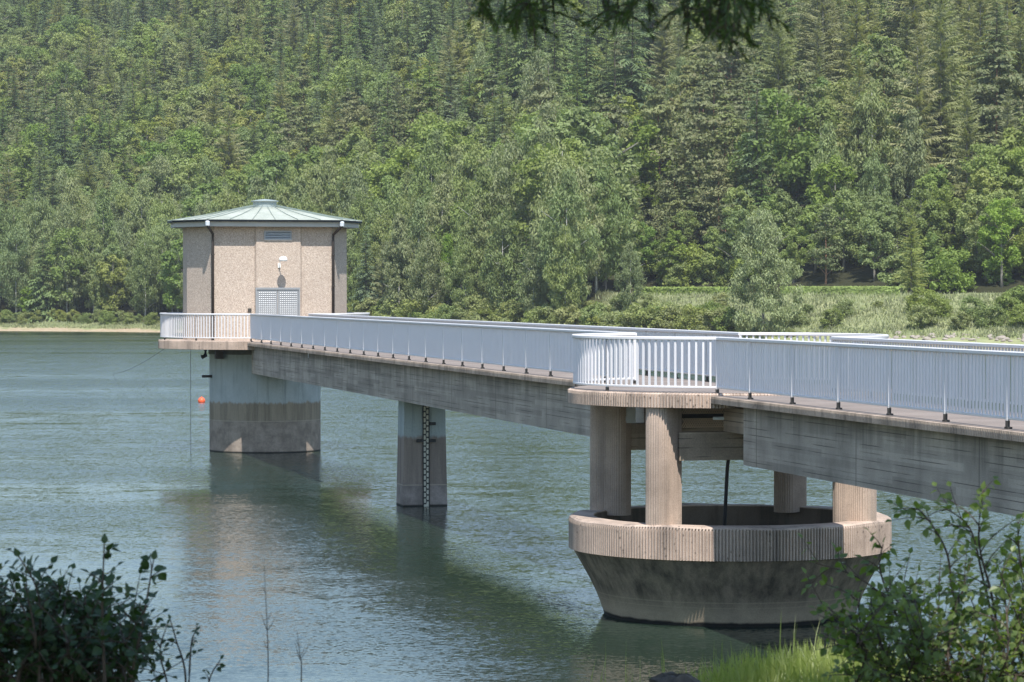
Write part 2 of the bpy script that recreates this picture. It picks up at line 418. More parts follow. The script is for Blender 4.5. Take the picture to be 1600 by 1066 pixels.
# ------------------------------------------------------------------ overflow shaft
def ribring(r, n, d):
    pts = []; st = 2*math.pi/n
    for i in range(n):
        a = i*st
        for fr_, rad in ((0,r),(.42,r),(.58,r-d),(.86,r-d)):
            pts.append((rad*math.cos(a+fr_*st), rad*math.sin(a+fr_*st)))
    return pts
t = empty('overflow_shaft', W(0, S1), ALPHA, 'round concrete overflow shaft with ribbed rim and four columns in the lake', 'overflow shaft')
rim = MB(); ol = ribring(3.1, 312, .034); n = len(ol)
flat = [(3.085*math.cos(math.atan2(y,x)), 3.085*math.sin(math.atan2(y,x))) for x, y in ol]
inn = [(2.62*math.cos(math.atan2(y,x)), 2.62*math.sin(math.atan2(y,x))) for x, y in ol]
fl2 = [(3.04*math.cos(math.atan2(y,x)), 3.04*math.sin(math.atan2(y,x))) for x, y in ol]
und = [(3.0*math.cos(math.atan2(y,x)), 3.0*math.sin(math.atan2(y,x))) for x, y in ol]
def zr(x, y, z): return z + .012*math.sin(5*math.atan2(y,x)) + .008*math.sin(13*math.atan2(y,x))
rim.rings([[(x,y,1.285) for x,y in und],[(x,y,1.28) for x,y in ol],[(x,y,1.83) for x,y in ol],[(x,y,zr(x,y,1.865)) for x,y in flat],[(x,y,zr(x,y,1.895)) for x,y in fl2],[(x,y,1.90) for x,y in inn],[(x*.985,y*.985,1.2) for x,y in inn]])
rim.build('rim', M['rib'], t)
fu = MB(); fu.lathe([(3.05,1.30),(2.97,1.17),(2.83,.93),(2.69,.68),(2.57,.43),(2.48,.20),(2.41,0.),(2.36,-.2),(2.3,-1.6)], n=128)
fu.build('funnel', M['funnel'], t, True)
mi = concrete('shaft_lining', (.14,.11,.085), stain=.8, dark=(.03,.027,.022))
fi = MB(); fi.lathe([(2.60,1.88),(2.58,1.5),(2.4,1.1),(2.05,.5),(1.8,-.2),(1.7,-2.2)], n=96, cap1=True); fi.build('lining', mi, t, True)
for sx in (-1,1):
    for sy in (-1,1):
        ca, sa = sx*math.sqrt(.5), sy*math.sqrt(.5)     # radial direction
        L, T = .42, .235; pts = []
        # rounded, fluted outline in (radial, tangential)
        out = []
        for q in range(9):
            a = -math.pi/2 + math.pi*q/8; out.append((L-.20+.20*math.cos(a), (T-.20)*(1 if a > 0 else -1)+.20*math.sin(a)))
        for q in range(21): out.append((L-.2-(2*L-.4)*(q+1)/22., T))
        for q in range(9):
            a = math.pi/2 + math.pi*q/8; out.append((-L+.20+.20*math.cos(a), (T-.20)*(1 if math.sin(a) > 0 else -1)+.20*math.sin(a)))
        for q in range(21): out.append((-L+.2+(2*L-.4)*(q+1)/22., -T))
        # resample with flutes
        P = [Vector(p) for p in out]; per = []
        for i in range(len(P)):
            a, b_ = P[i], P[(i+1)%len(P)]; k = max(1, int(round((b_-a).length/.0125)))
            for j in range(k): per.append(a.lerp(b_, j/k))
        prof = []
        for i, p in enumerate(per):
            nx = per[(i+1)%len(per)] - per[i-1]; nn = Vector((nx.y, -nx.x)).normalized() if nx.length > 1e-9 else Vector((1,0))
            prof.append(p - nn*(.009 if i % 4 in (2,3) else 0))
        c = MB(); rc = 2.64
        ring = [(ca*(rc+p.x) - sa*p.y, sa*(rc+p.x) + ca*p.y) for p in prof]
        c.rings([[(x,y,1.80) for x,y in ring],[(x,y,4.09) for x,y in ring]], 0, True, True, True)
        c.build('column', M['column'], t)
pl = MB(); ol = ribring(3.12, 312, .034)
pl.rings([[(x*.9,y*.9,4.075) for x,y in ol],[(x,y,4.075) for x,y in ol],[(x,y,4.32) for x,y in ol],[(x*.988,y*.988,4.345) for x,y in ol]], 0, True, True, True)
pl.build('platform_slab', M['rib'], t)
pt = MB(); pt.lathe([(3.06,4.346),(3.06,4.352)], n=96, cap1=True); pt.build('platform_floor', M['deck'], t)
for sy in (-1,1):
    m = MB(); m.box(-1.62,1.62, sy*1.87-.19, sy*1.87+.19, 3.08, 3.60); m.build('crossbeam', M['cross'], t)
# wire grating hung under the slab behind the front crossbeam
gr = MB(); yy = -1.1
for z0, z1 in ((3.64,3.82),(3.90,4.07)):
    x0, x1 = -1.3, .9
    for k in range(int((x1-x0)/.045)):
        for sgn in (-1,1):
            a = x0+.045*k; bq = a + sgn*(z1-z0)*.6
            if not (x0 <= bq <= x1): continue
            gr.add([(a-.009,yy,z0),(a+.009,yy,z0),(bq+.009,yy,z1),(bq-.009,yy,z1),(a-.009,yy+.012,z0),(a+.009,yy+.012,z0),(bq+.009,yy+.012,z1),(bq-.009,yy+.012,z1)],[(0,1,2,3),(7,6,5,4),(0,3,7,4),(1,5,6,2)])
gro = gr.build('wire_grating', M['mesh'], t)
gf = MB(); gf.box(-1.3,.9,yy-.012,yy+.024,3.82,3.90); gf.box(-1.34,-1.3,yy-.012,yy+.024,3.62,4.07); gf.build('frame', M['black'], gro)
m = MB(); m.tube([(-.55,-1.75,3.3),(-.55,-1.6,2.9),(-.5,-1.3,2.0),(-.42,-.9,.9)], .035, 8); m.build('hose', M['black'], t, True)
m = MB(); m.tube([(-1.0,-2.16,3.86),(.9,-2.16,3.86)], .03, 8); m.build('conduit_pipe', M['boxgrey'], t, True)
m = MB(); m.box(-1.72,-1.45,1.52,1.62,3.62,4.06); m.box(-1.66,-1.51,1.49,1.52,3.66,3.75); m.build('junction_box', M['boxgrey'], t)

# ------------------------------------------------------------------ intake tower
tw = empty('intake_tower', W(0, S2), ALPHA, 'round intake tower with tan pebbled house and pale green copper roof', 'tower')
b = MB(); b.lathe([(2.165,-2.),(2.165,3.78)], n=96); b.build('tower_shaft', M['tower'], tw, True)
b = MB(); b.lathe([(2.0,3.78),(2.20,3.78),(2.20,4.02)], n=96); b.build('collar', concrete('collar_concrete', (.17,.165,.15), stain=.6), tw, True)
pl = MB(); ol = ribring(4.15, 400, .018)
pl.rings([[(x*.5,y*.5,4.03) for x,y in ol],[(x*.995,y*.995,4.0) for x,y in ol],[(x,y,4.01) for x,y in ol],[(x,y,4.32) for x,y in ol],[(x*.99,y*.99,4.342) for x,y in ol]], 0, True, True, True)
pl.build('balcony_slab', M['rib'], tw)
def octa(o=0.):
    """the house plan offset outwards by o"""
    base = [(-2.28,-2.1),(2.28,-2.1),(3.13,-.63),(3.13,.63),(2.28,2.1),(-2.28,2.1),(-3.13,.63),(-3.13,-.63)]
    res = []
    n = len(base)
    for i in range(n):
        p0, p1, p2 = Vector(base[i-1]), Vector(base[i]), Vector(base[(i+1)%n])
        d1 = (p1-p0).normalized(); d2 = (p2-p1).normalized()
        n1 = Vector((d1.y,-d1.x)); n2 = Vector((d2.y,-d2.x))
        res.append(p1 + (n1+n2)*(o/(1+n1.dot(n2))))
    return [tuple(p) for p in res]
b = MB(); b.prism(octa(), 4.33, 8.70); b.build('wall', M['pebble'], tw)
bay = MB(); bay.prism([(-.72,-2.098),(-.66,-2.2),(1.05,-2.2),(1.11,-2.098)], 4.34, 8.69); bay.build('door_bay', M['pebble'], tw)
e = MB()
o1, o2 = octa(.46), octa(-.1)
e.rings([[(x,y,8.69) for x,y in o2],[(x,y,8.69) for x,y in o1],[(x,y,8.90) for x,y in o1],[(x,y,8.90) for x,y in o2]]); e.build('eave', M['eave'], tw)
g = MB(); g.rings([[(x,y,z) for x,y in octa(o)] for o, z in ((.462,8.885),(.58,8.88),(.60,8.93),(.56,8.945))], 0, True); g.build('gutter', M['gutter'], tw)
rf = MB(); edge = octa(.59); N = 8
# finer roof ring: subdivide each side
er = []
for i in range(8):
    p0, p1 = Vector(edge[i]), Vector(edge[(i+1)%8]); k = 6 if i in (0,4) else (3 if i%2 else 2)
    for j in range(k): er.append(p0.lerp(p1, j/k))
cap = [Vector(p).normalized()*.52 for p in er]
rf.rings([[(p.x,p.y,8.95) for p in er],[(p.x*.6+c.x*.4, p.y*.6+c.y*.4, 8.95+.53*.405) for p,c in zip(er,cap)],[(c.x,c.y,9.49) for c in cap]], 0, True, True, True)
ro = rf.build('roof', M['roof'], tw)
seam = MB()
for p, c in zip(er, cap):
    d = Vector((c.x-p.x, c.y-p.y, .61)); a = Vector((p.x,p.y,8.955)); sd = Vector((-d.y,d.x,0)).normalized()*.006
    up = Vector((0,0,.022)); q = a + d*.6*.405/.405; 
    pts = [a, Vector((p.x*.6+c.x*.4, p.y*.6+c.y*.4, 8.955+.53*.405)), Vector((c.x,c.y,9.565))]
    seam.rings([[tuple(v-sd),tuple(v-sd+up),tuple(v+sd+up),tuple(v+sd)] for v in pts], 0, True, True, True)
seam.build('standing_seams', plain('dark_patina', (.20,.245,.225), .7), ro)
cp = MB(); cp.lathe([(.50,9.47),(.46,9.49),(.46,9.72),(.54,9.72),(.54,9.75),(.3,9.79),(.02,9.82)], n=32, cap0=True, cap1=True)
cp.build('roof_cap', plain('roof_cap_metal', (.33,.38,.38), .55, .1, .12, 3.), ro)
for sx in (-1,1):
    p = MB(); x = sx*2.33; o = octa(.5)[0 if sx < 0 else 1]
    p.tube([(o[0]+sx*.02,o[1]-.04,8.87),(o[0]+sx*.02,o[1]-.04,8.72),(o[0]*.97,o[1]*.96,8.60),(x,-2.20,8.40),(x,-2.17,8.15),(x,-2.17,4.36)], .055, 8)
    dp = p.build('downpipe', M['darksteel'], tw, True)
    k = MB(); k.lathe([(.06,8.70),(.085,8.72),(.09,8.86),(.06,8.90)], o[0]+sx*.02, o[1]-.04, 10, 0, True, True); k.build('hopper', M['boxgrey'], dp)
    br = MB()
    for z in (5.2,6.4,7.6): br.lathe([(.07,z),(.07,z+.05)], x, -2.17, 10, 0, True, True)
    br.build('pipe_clip', M['darksteel'], dp)
# door
dx0, dx1, dy = -.65, .97, -2.205
dr = empty('door', (0,0,0)); dr.parent = tw
f = MB(); f.box(dx0-.05,dx0,dy-.06,dy+.0,4.345,6.36); f.box(dx1,dx1+.05,dy-.06,dy+.0,4.345,6.36); f.box(dx0,dx1,dy-.06,dy+.0,6.28,6.36); f.build('frame', M['alu'], dr)
for a, b_ in ((dx0+.005,(dx0+dx1)/2-.008),((dx0+dx1)/2+.008,dx1-.005)):
    l = MB(); l.box(a,b_,dy-.03,dy-.005,4.36,6.275)
    nx, nz = 9, 22
    for i in range(nx):
        for j in range(nz):
            cx = a+.06+(b_-a-.12)*(i+.5)/nx; cz = 4.45+1.75*(j+.5)/nz
            hw = (b_-a-.12)/nx*.36
            l.add([(cx-hw,dy-.031,cz-.028),(cx+hw,dy-.031,cz-.028),(cx+hw,dy-.031,cz+.028),(cx-hw,dy-.031,cz+.028),(cx,dy-.052,cz-.012)],[(0,1,4),(1,2,4),(2,3,4),(3,0,4)])
    l.build('door_leaf', M['alu'], dr)
v = MB(); vx0, vx1, vz0, vz1 = -.36,.70,8.17,8.54; vy = -2.20
v.box(vx0,vx1,vy-.05,vy+.01,vz0,vz0+.05); v.box(vx0,vx1,vy-.05,vy+.01,vz1-.05,vz1); v.box(vx0,vx0+.05,vy-.05,vy+.01,vz0+.05,vz1-.05); v.box(vx1-.05,vx1,vy-.05,vy+.01,vz0+.05,vz1-.05)
ve = v.build('vent_grille', M['alu'], tw)
s = MB(); s.box(vx0+.05,vx1-.05,vy-.004,vy-.002,vz0+.05,vz1-.05); s.build('louvre_back', M['louvre'], ve)
s = MB()
for k in range(4):
    z = vz0+.07+k*.064; s.rings([[(x,vy-.046,z-.004),(x,vy-.046,z+.014),(x,vy-.006,z+.034),(x,vy-.006,z+.024)] for x in (vx0+.05,vx1-.05)], 0, True, True, True)
s.build('louvre_slats', plain('louvre_slat_paint', (.45,.48,.52), .5), ve)
la = MB(); lx = .22; la.box(lx-.05,lx+.05,-2.24,-2.20,7.12,7.30); la.tube([(lx,-2.24,7.22),(lx,-2.34,7.24),(lx+.01,-2.40,7.38),(lx+.05,-2.62,7.46)], .018, 8)
lo = la.build('wall_lamp', M['lampwhite'], tw)
h = MB(); h.lathe([(.05,7.36),(.15,7.37),(.17,7.43),(.12,7.53),(.03,7.56)], lx+.07,-2.74,20,0,True,True); h.build('lamp_shade', M['lampwhite'], lo, True)
sb = MB(); sb.box(-.98,-.84,-2.15,-2.098,5.42,5.56); sb.build('switch_box', M['foot'], tw)
pp = MB(); pp.tube([(-2.45,-.9,4.02),(-2.45,-.9,3.74),(-2.6,-.95,3.68)], .085, 10); pp.build('drain_pipe', M['black'], tw, True)
pp = MB(); pp.box(-2.14,-1.84,-1.5,-1.2,3.62,4.0); pp.build('pipe_bracket', M['darksteel'], tw)
pp = MB(); pp.tube([(-2.10,-.35,2.92),(-2.52,-.40,2.92)], .055, 10); pp.build('outlet_stub', M['darksteel'], tw, True)

cbm = MB(); cbm.tube([(0,0,0),(0,0,4.0)], .009, 5)
o = cbm.build('cable', M['darksteel']); o.location = W(-2.95,-.3+S2,0); tag(o, 'thin dark cable hanging straight from the tower balcony into the water', 'cable')
cbm = MB(); a = W(-4.0,S2-.6,4.0); b2 = unproj(176,584,222.); pts = []
for i in range(13):
    k = i/12; p = a.lerp(Vector((b2.x,b2.y,0)), k); p.z -= .5*4*k*(1-k)*.4; pts.append(p)
cbm.tube(pts, .008, 5); o = cbm.build('cable', M['darksteel']); tag(o, 'thin slanting cable running left from the tower balcony down to the lake', 'cable')

bu = empty('buoy', unproj(315,629,165.), 0, 'small orange red buoy floating left of the tower shaft', 'buoy'); bu.location.z = 0
m = MB(); m.lathe([(.02,-.12)]+[(.205*math.cos(a), .085+.205*math.sin(a)) for a in [R(-70+14*i) for i in range(12)]]+[(.03,.29)], n=24, cap0=True, cap1=True); m.build('float', M['buoy'], bu, True)
m = MB(); m.lathe([(.03,.285),(.03,.32),(.015,.33)], n=10, cap0=True, cap1=True); m.build('mooring_eye', M['buoy'], bu)
# ------------------------------------------------------------------ far shore terrain
_xs = np.arange(-900, 901, 4.)
_ys = np.interp(_xs, [-900,-400,-200,-81,-45,-15,15,50,110,400,900], [560,525,492,467,446,386,332,298,282,268,260])
_k = np.exp(-.5*(np.arange(-40,41,4)/13.)**2); _k /= _k.sum()
_ysm = np.convolve(np.pad(_ys, 10, 'edge'), _k, 'valid')
def ysh(x): return float(np.interp(x, _xs, _ysm))
def sstep(a, b, x):
    t = min(1, max(0, (x-a)/(b-a))); return t*t*(3-2*t)
def ground_z(x, d):
    wr = sstep(3, 15, x)
    zl = np.interp(d, [-60,-8,0,9,22,60,205,235,300,600,1500], [-9,-1.6,-.05,1.5,4.2,17,66,74,74,55,30])
    zr = np.interp(d, [-60,-10,0,10,31,43,60,168,195,260,600,1500], [-9,-1.6,-.05,1.55,5.75,6.0,10.5,45,50,51,40,25])
    z = zl*(1-wr) + zr*wr
    if d > 45: z += min(1,(d-45)/200)*3.*(mnoise.noise((x*.011, d*.011, 1.7)))
    if d > 0: z += .18*mnoise.noise((x*.25, d*.25, 4.))*min(1,d/6)
    # small gullies of the slope
    if d > 60: z += min(1,(d-60)/80)*2.*math.sin(x*.045+d*.012)
    return float(z)
def mat_land():
    t = NT('bank_and_forest_floor'); o = t.coord(); x, y, z = t.sep(o)
    n1 = t.noise(o, .35, 5, .6); n2 = t.noise(o, 2.2, 4, .7); n3 = t.noise(o, .09, 3)
    sand = t.mix(t.ramp(n2, [(.35,0.),(.7,1.)]), (.33,.25,.16), (.45,.37,.27))
    grass = t.mix(t.ramp(n1, [(.35,0.),(.65,1.)]), (.15,.19,.065), (.30,.31,.16))
    grass = t.mix(t.ramp(n2, [(.3,.0),(.75,.4)]), grass, (.33,.34,.19))
    forest = t.mix(n2, (.020,.022,.012), (.05,.05,.024))
    wood = t.n('Attribute', {'attribute_name': 'wood'}).outputs['Fac']
    zz = t.math('ADD', z, t.math('MULTIPLY', t.math('SUBTRACT', t.noise(o, .16, 5, .65), .5), 2.2))
    c = t.mix(t.n('MapRange', {'clamp': True}, Value=zz, _1=.25, _2=.7, _3=0., _4=1.).outputs[0], sand, grass)
    c = t.mix(t.math('MULTIPLY', wood, 1., True), c, forest)
    return t.bsdf(Base_Color=c, Roughness=.95, Specular_IOR_Level=.1, Normal=t.bump(n2, .6, .15))
def build_land():
    X = np.concatenate([np.arange(-700,-160,12.), np.arange(-160,130,3.), np.arange(130,701,12.)])
    D = np.concatenate([[-60,-20,-8,-4,-2,-1], np.arange(0,46,1.5), np.arange(46,130,6.), np.arange(130,460,14.), np.arange(460,1500,80.)])
    v = []; 
    for x in X:
        y0 = ysh(x)
        for d in D:
            sh = 2.2*mnoise.noise((x*.06,0,9.)) + 1.3*mnoise.noise((x*.2,0,3.))
            v.append((x, y0 + d + (sh if d < 6 else 0), ground_z(x, d)))
    nd = len(D); f = [(i*nd+j, (i+1)*nd+j, (i+1)*nd+j+1, i*nd+j+1) for i in range(len(X)-1) for j in range(nd-1)]
    me = npmesh('far_shore', v, f, mat_land()); me.polygons.foreach_set('use_smooth', [True]*len(f))
    at = me.attributes.new('wood', 'FLOAT', 'POINT')
    at.data.foreach_set('value', [sstep(7.5+33*sstep(7,15,x), 9.5+34*sstep(7,15,x), d) for x in X for d in D])
    return tag(link('hillside', me), kind='structure')
build_land()

# ------------------------------------------------------------------ lake
def mat_water():
    t = NT('lake_water'); o = t.coord()
    def slope(scale, stretch, rot, amp, det=2):
        c = t.n('TexNoise', None, Vector=t.map(o, stretch, (0,0,R(rot))), Scale=scale, Detail=det, Roughness=.55, Distortion=.35).outputs[1]
        v = t.n('VectorMath', {'operation': 'SUBTRACT'}, _0=c, _1=(.5,.5,.5)).outputs[0]
        return t.n('VectorMath', {'operation': 'MULTIPLY'}, _0=v, _1=(amp*.7,amp,0)).outputs[0]
    gust = t.ramp(t.noise(t.map(o, (.30,1.,1), (0,0,R(7))), .05, 5, .62), [(.38,.22),(.60,1.)])
    s_ = t.n('VectorMath', {'operation': 'ADD'}, _0=slope(8., (.75,1.25,1), 10, .46), _1=slope(19., (.8,1.2,1), -18, .44)).outputs[0]
    # sheltered water under this shore, wind-ruffled water out on the lake
    open_ = t.n('MapRange', {'interpolation_type': 'SMOOTHSTEP'}, Value=t.math('ADD', t.sep(o)[1], t.math('MULTIPLY', t.math('SUBTRACT', gust, .7), 60.)), _1=70., _2=190., _3=0., _4=1.).outputs[0]
    s_ = t.n('VectorMath', {'operation': 'SCALE'}, Vector=s_); t.t.links.new(t.math('MULTIPLY', gust, t.math('ADD', .85, t.math('MULTIPLY', open_, .3))).outputs[0], s_.inputs['Scale'])
    s_ = t.n('VectorMath', {'operation': 'ADD'}, _0=s_.outputs[0], _1=slope(.8, (.6,1.,1), 4, .08)).outputs[0]
    sx, sy, sz_ = t.sep(s_)
    # wind waves: steeper faces turned to this shore
    sy = t.math('MINIMUM', t.math('SUBTRACT', sy, t.math('ADD', .036, t.math('MULTIPLY', open_, .036))), .02)
    nv = t.n('CombineXYZ', None, X=sx, Y=sy, Z=1.).outputs[0]
    nrm = t.n('VectorMath', {'operation': 'NORMALIZE'}, _0=nv).outputs[0]
    return t.bsdf(Base_Color=(.017,.030,.020), Roughness=.06, IOR=1.333, Specular_IOR_Level=.5, Normal=nrm)
b = MB(); b.add([(-900,8,0),(900,8,0),(900,620,0),(-900,620,0)],[(0,1,2,3)])
tag(b.build('water', mat_water()), kind='structure')

# ------------------------------------------------------------------ near bank under the camera
def near_z(x, y):
    e = 14.5 + .12*abs(x) + 1.2*mnoise.noise((x*.2,0,0))
    f = np.interp(y - (e-14.5), [-60,2,7.4,9.6,11,17,30], [6.5,4.75,4.72,4.72,3.9,.2,-4.])
    m = .20*math.exp(-((x-.95)/.62)**2 - ((y-9.2)/.9)**2)
    return float(f + m + .05*mnoise.noise((x*1.3,y*1.3,2.)))
def mat_near():
    t = NT('near_bank_soil'); o = t.coord(); n1 = t.noise(o, 3., 5, .65)
    return t.bsdf(Base_Color=t.mix(n1, (.05,.06,.022), (.11,.12,.045)), Roughness=.95, Normal=t.bump(n1, .5, .05))
X = np.concatenate([np.arange(-80,-6,3.), np.arange(-6,6.1,.25), np.arange(9,81,3.)]); Y = np.concatenate([np.arange(-60,0,5.), np.arange(0,20,.3), np.arange(20,32,1.5)])
v = [(x, y, near_z(x, y)) for x in X for y in Y]; ny = len(Y)
f = [(i*ny+j, (i+1)*ny+j, (i+1)*ny+j+1, i*ny+j+1) for i in range(len(X)-1) for j in range(ny-1)]
tag(link('ground', npmesh('near_bank', v, f, mat_near())), kind='structure')

# ------------------------------------------------------------------ tree builders
def perp(d):
    a = np.cross(d, (0,0,1.)); n = np.linalg.norm(a)
    a = a/n if n > 1e-6 else np.array((1.,0,0)); return a
class Tri:
    def __init__(s): s.v = []; s.f = []
    def t(s, a, b, c):
        k = len(s.v); s.v += [a, b, c]; s.f.append((k,k+1,k+2))
def conifer(seed, h, r, dz=.55, nb=8, drop=.5, lift=.12, wid=.26, shape=.85, z0=.06, miss=0., rag=.25, sag=.35, st=5):
    g = np.random.default_rng(seed); T = Tri(); z = h*z0
    while z < h*.985:
        t = z/h; k_ = nb if t < .75 else max(4, nb-2)
        az0 = g.uniform(0, 6.28)
        for q in range(k_):
            if g.random() < miss: continue
            az = az0 + 6.283*q/k_ + g.normal(0,.16); L = (r*(1-t)**shape + .16)*g.uniform(1-rag, 1+rag*.6)
            if t < .2: L *= .75 + t*1.25
            zb = z + g.normal(0, dz*.45); d = np.array((math.cos(az), math.sin(az), 0.)); sd = np.array((-d[1], d[0], 0.))
            up = lift*(.5+1.8*t) + g.normal(0,.10)
            def P(k): return d*(L*k) + np.array((0,0, zb + L*(up*k - drop*(1-.6*t)*k*k + .12*max(0,k-.7))))
            for i in range(st):
                k0, k1 = i/st, (i+1)/st; a, b_ = P(k0), P(k1)
                w = L*wid*(1.05-k0)**.7*(.6 if i == 0 else 1)*g.uniform(.7,1.25) + .06
                for sg in (-1,1):
                    tip = P(min(1.05,k0 + .85/st + .10)) + sd*sg*w + np.array((0,0,-w*sag*g.uniform(.4,1.7)))
                    T.t(a, b_, tip)
            T.t(P(.9)+sd*.05*L, P(.9)-sd*.05*L, P(1.1))
        z += dz*(1-.45*t)*g.uniform(.75,1.25)
    for q in range(4):   # leader
        a = 1.57*q; T.t(np.array((.08*math.cos(a),.08*math.sin(a),h*.955)), np.array((-.08*math.cos(a),-.08*math.sin(a),h*.96)), np.array((0,0,h*1.01)))
    return T
def blob_cloud(g, T, c, rad, n, size, flat=1., hang=0.):
    """leaf sprays spread through one clump"""
    p = g.normal(0,1,(n,3)); p /= np.linalg.norm(p,axis=1)[:,None]; p *= (g.random((n,1))**.45)
    p[:,2] *= flat
    for q in p:
        pos = c + q*rad
        nrm = q*.9 + np.array((0,0,.55)) + g.normal(0,.55,3); nrm /= np.linalg.norm(nrm)
        if hang: nrm[2] *= (1-hang); nrm /= np.linalg.norm(nrm)
        a = perp(nrm); b_ = np.cross(nrm, a); th = g.uniform(0,6.28) if not hang else g.normal(0,.4)
        u = a*math.cos(th)+b_*math.sin(th); w_ = -a*math.sin(th)+b_*math.cos(th)
        s = size*g.uniform(.65,1.35); e = s*(.55 if not hang else .3)
        T.t(pos-u*e, pos+u*e*g.uniform(.5,1.2), pos+w_*s); T.t(pos+u*e, pos-u*e*g.uniform(.4,1.), pos-w_*s*g.uniform(.6,1.))
def broad(seed, h, r, base=.2, lobes=30, per=60, size=.36, crad=.30, flat=.75, hang=0., shape='round', inner=10):
    g = np.random.default_rng(seed); T = Tri(); zc = h*(base+1)/2; hz = h*(1-base)/2
    for i in range(lobes+inner):
        d = g.normal(0,1,3); d /= np.linalg.norm(d)
        if d[2] < (-.55 if base > .15 else -.92): d[2] *= -1
        f = g.uniform(.62,.95) if i < lobes else g.uniform(.1,.5)
        q = d*f
        wz = 1.
        if shape == 'tall': wz = (1-.55*max(0,q[2])**1.0)*(1-.25*max(0,-q[2]))
        if shape == 'egg': wz = 1-.3*q[2]
        c = np.array((q[0]*r*wz, q[1]*r*wz, zc + q[2]*hz)); rad = r*crad*g.uniform(.7,1.3)
        blob_cloud(g, T, c, rad, int(per*g.uniform(.7,1.3)), size, flat, hang)
    return T
def layered(seed, h, r, base=.3, n=24, per=70, size=.34):
    g = np.random.default_rng(seed); T = Tri()
    for i in range(n):
        t = base + (1-base)*(i+.5)/n; R_ = r*(math.sin(math.pi*min(1,(t-base)/(1-base)*.8+.22)))**.7
        az = g.uniform(0,6.28); rr_ = R_*g.uniform(.2,.8)
        c = np.array((math.cos(az)*rr_, math.sin(az)*rr_, h*t*g.uniform(.96,1.02)-.4))
        blob_cloud(g, T, c, R_*.52*g.uniform(.8,1.25)+.25, per, size, .26)
    return T
def trunk_mb(h, r0, seed, limbs=0, frac=.9, spread=.3):
    g = random.Random(seed); b = MB(); pts = []; x = y = 0
    for i in range(7):
        k = i/6; pts.append((x, y, h*frac*k - .4)); x += g.gauss(0,.018*h/10*1.6); y += g.gauss(0,.018*h/10*1.6)
    b.tube(pts, [r0*(1.25 if i == 0 else 1)*(1-.85*i/6) for i in range(7)], 6)
    for q in range(limbs):
        k = g.uniform(.28,.75); az = g.uniform(0,6.28); p = pts[int(k*6)]; L = h*spread*g.uniform(.6,1.1)
        e = [(p[0]+math.cos(az)*L*j*.33, p[1]+math.sin(az)*L*j*.33, p[2]+L*(.3*j - .02*j*j)) for j in range(4)]
        b.tube(e, [r0*.42*(1-.28*j) for j in range(4)], 5)
    return b
def bark(name, a, b_, sc_=(6,6,1.2)):
    t = NT(name); n = t.noise(t.map(t.coord(), sc_), 2., 5, .65)
    return t.bsdf(Base_Color=t.mix(t.ramp(n, [(.35,0.),(.65,1.)]), a, b_), Roughness=.9, Normal=t.bump(n,.4,.03))
BK = {'dark': bark('dark_bark', (.05,.04,.03), (.13,.10,.08)), 'red': bark('reddish_bark', (.20,.105,.06), (.33,.19,.12)),
      'birch': bark('birch_bark', (.16,.15,.14), (.66,.64,.60), (3,3,7)), 'grey': bark('grey_bark', (.12,.11,.095), (.26,.24,.21))}
F = {
 'spruce': foliage('spruce_needles', (0.110,0.162,0.056), (0.189,0.246,0.073), .25, .22),
 'blue': foliage('blue_spruce_needles', (0.134,0.186,0.090), (0.207,0.258,0.112), .25, .25),
 'broad': foliage('broad_leaves', (0.171,0.234,0.062), (0.262,0.318,0.090), .38, .22),
 'birch': foliage('birch_leaves', (0.201,0.252,0.101), (0.281,0.324,0.134), .38, .28),
 'larch': foliage('larch_needles', (0.195,0.216,0.090), (0.268,0.276,0.118), .32, .25),
 'pine': foliage('pine_needles', (.155,.19,.07), (.215,.225,.09), .3, .22, dead=(.205,.19,.095)),
 'yellow': foliage('yellow_green_leaves', (.215,.265,.068), (.275,.30,.09), .38, .2),
 'bush': foliage('bank_bush_leaves', (0.195,0.246,0.067), (0.293,0.318,0.112), .38, .35, .9),
 'fresh': foliage('fresh_green_leaves', (0.159,0.288,0.045), (0.232,0.340,0.067), .42, .3, .8),
 'silver': foliage('silver_poplar_leaves', (.27,.32,.17), (.27,.32,.17), .3, .45, 2.4),
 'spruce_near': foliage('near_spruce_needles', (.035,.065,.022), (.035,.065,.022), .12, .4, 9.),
}
KIND = {}
def mk_kind(name, crowns, trunks, mat, bk, h):
    KIND[name] = []
    for i, (T, tb) in enumerate(zip(crowns, trunks)):
        cv = np.array(T.v); cf = np.array(T.f)
        cm = npmesh(name+'_crown_mesh', cv, cf, F[mat])
        tm = tb.mesh(name+'_trunk_mesh', BK[bk], True)
        # joined version for trees too far off to show parts
        tv, tf = np.array(tb.v), []
        for f_ in tb.f:
            for j in range(1, len(f_)-1): tf.append((f_[0], f_[j], f_[j+1]))
        jm = npmesh(name+'_mesh', np.vstack([cv, tv]), np.vstack([cf, np.array(tf)+len(cv)]), [F[mat], BK[bk]], [0]*len(cf)+[1]*len(tf))
        KIND[name].append((cm, tm, jm, h))
mk_kind('spruce_tree', [conifer(11+i, 17, rr_, .66, 7, .5, .14, .33, .85, .05, .04, .35, .5) for i, rr_ in enumerate((3.1,3.6,2.6,3.3,4.0))], [trunk_mb(17,.2,i) for i in range(5)], 'spruce', 'dark', 17)
mk_kind('young_spruce_tree', [conifer(31+i, 13, rr_, .58, 6, .35, .2, .34, .85, .05, .04, .35, .5) for i, rr_ in enumerate((2.2,2.6,1.9,2.4))], [trunk_mb(13,.15,i) for i in range(4)], 'blue', 'dark', 13)
mk_kind('larch_tree', [conifer(51+i, 16, rr_, .55, 8, .25, .22, .20, .72, .10, .12, .45, .8, 10) for i, rr_ in enumerate((3.3,3.8,3.0))], [trunk_mb(16,.18,i) for i in range(3)], 'larch', 'grey', 16)
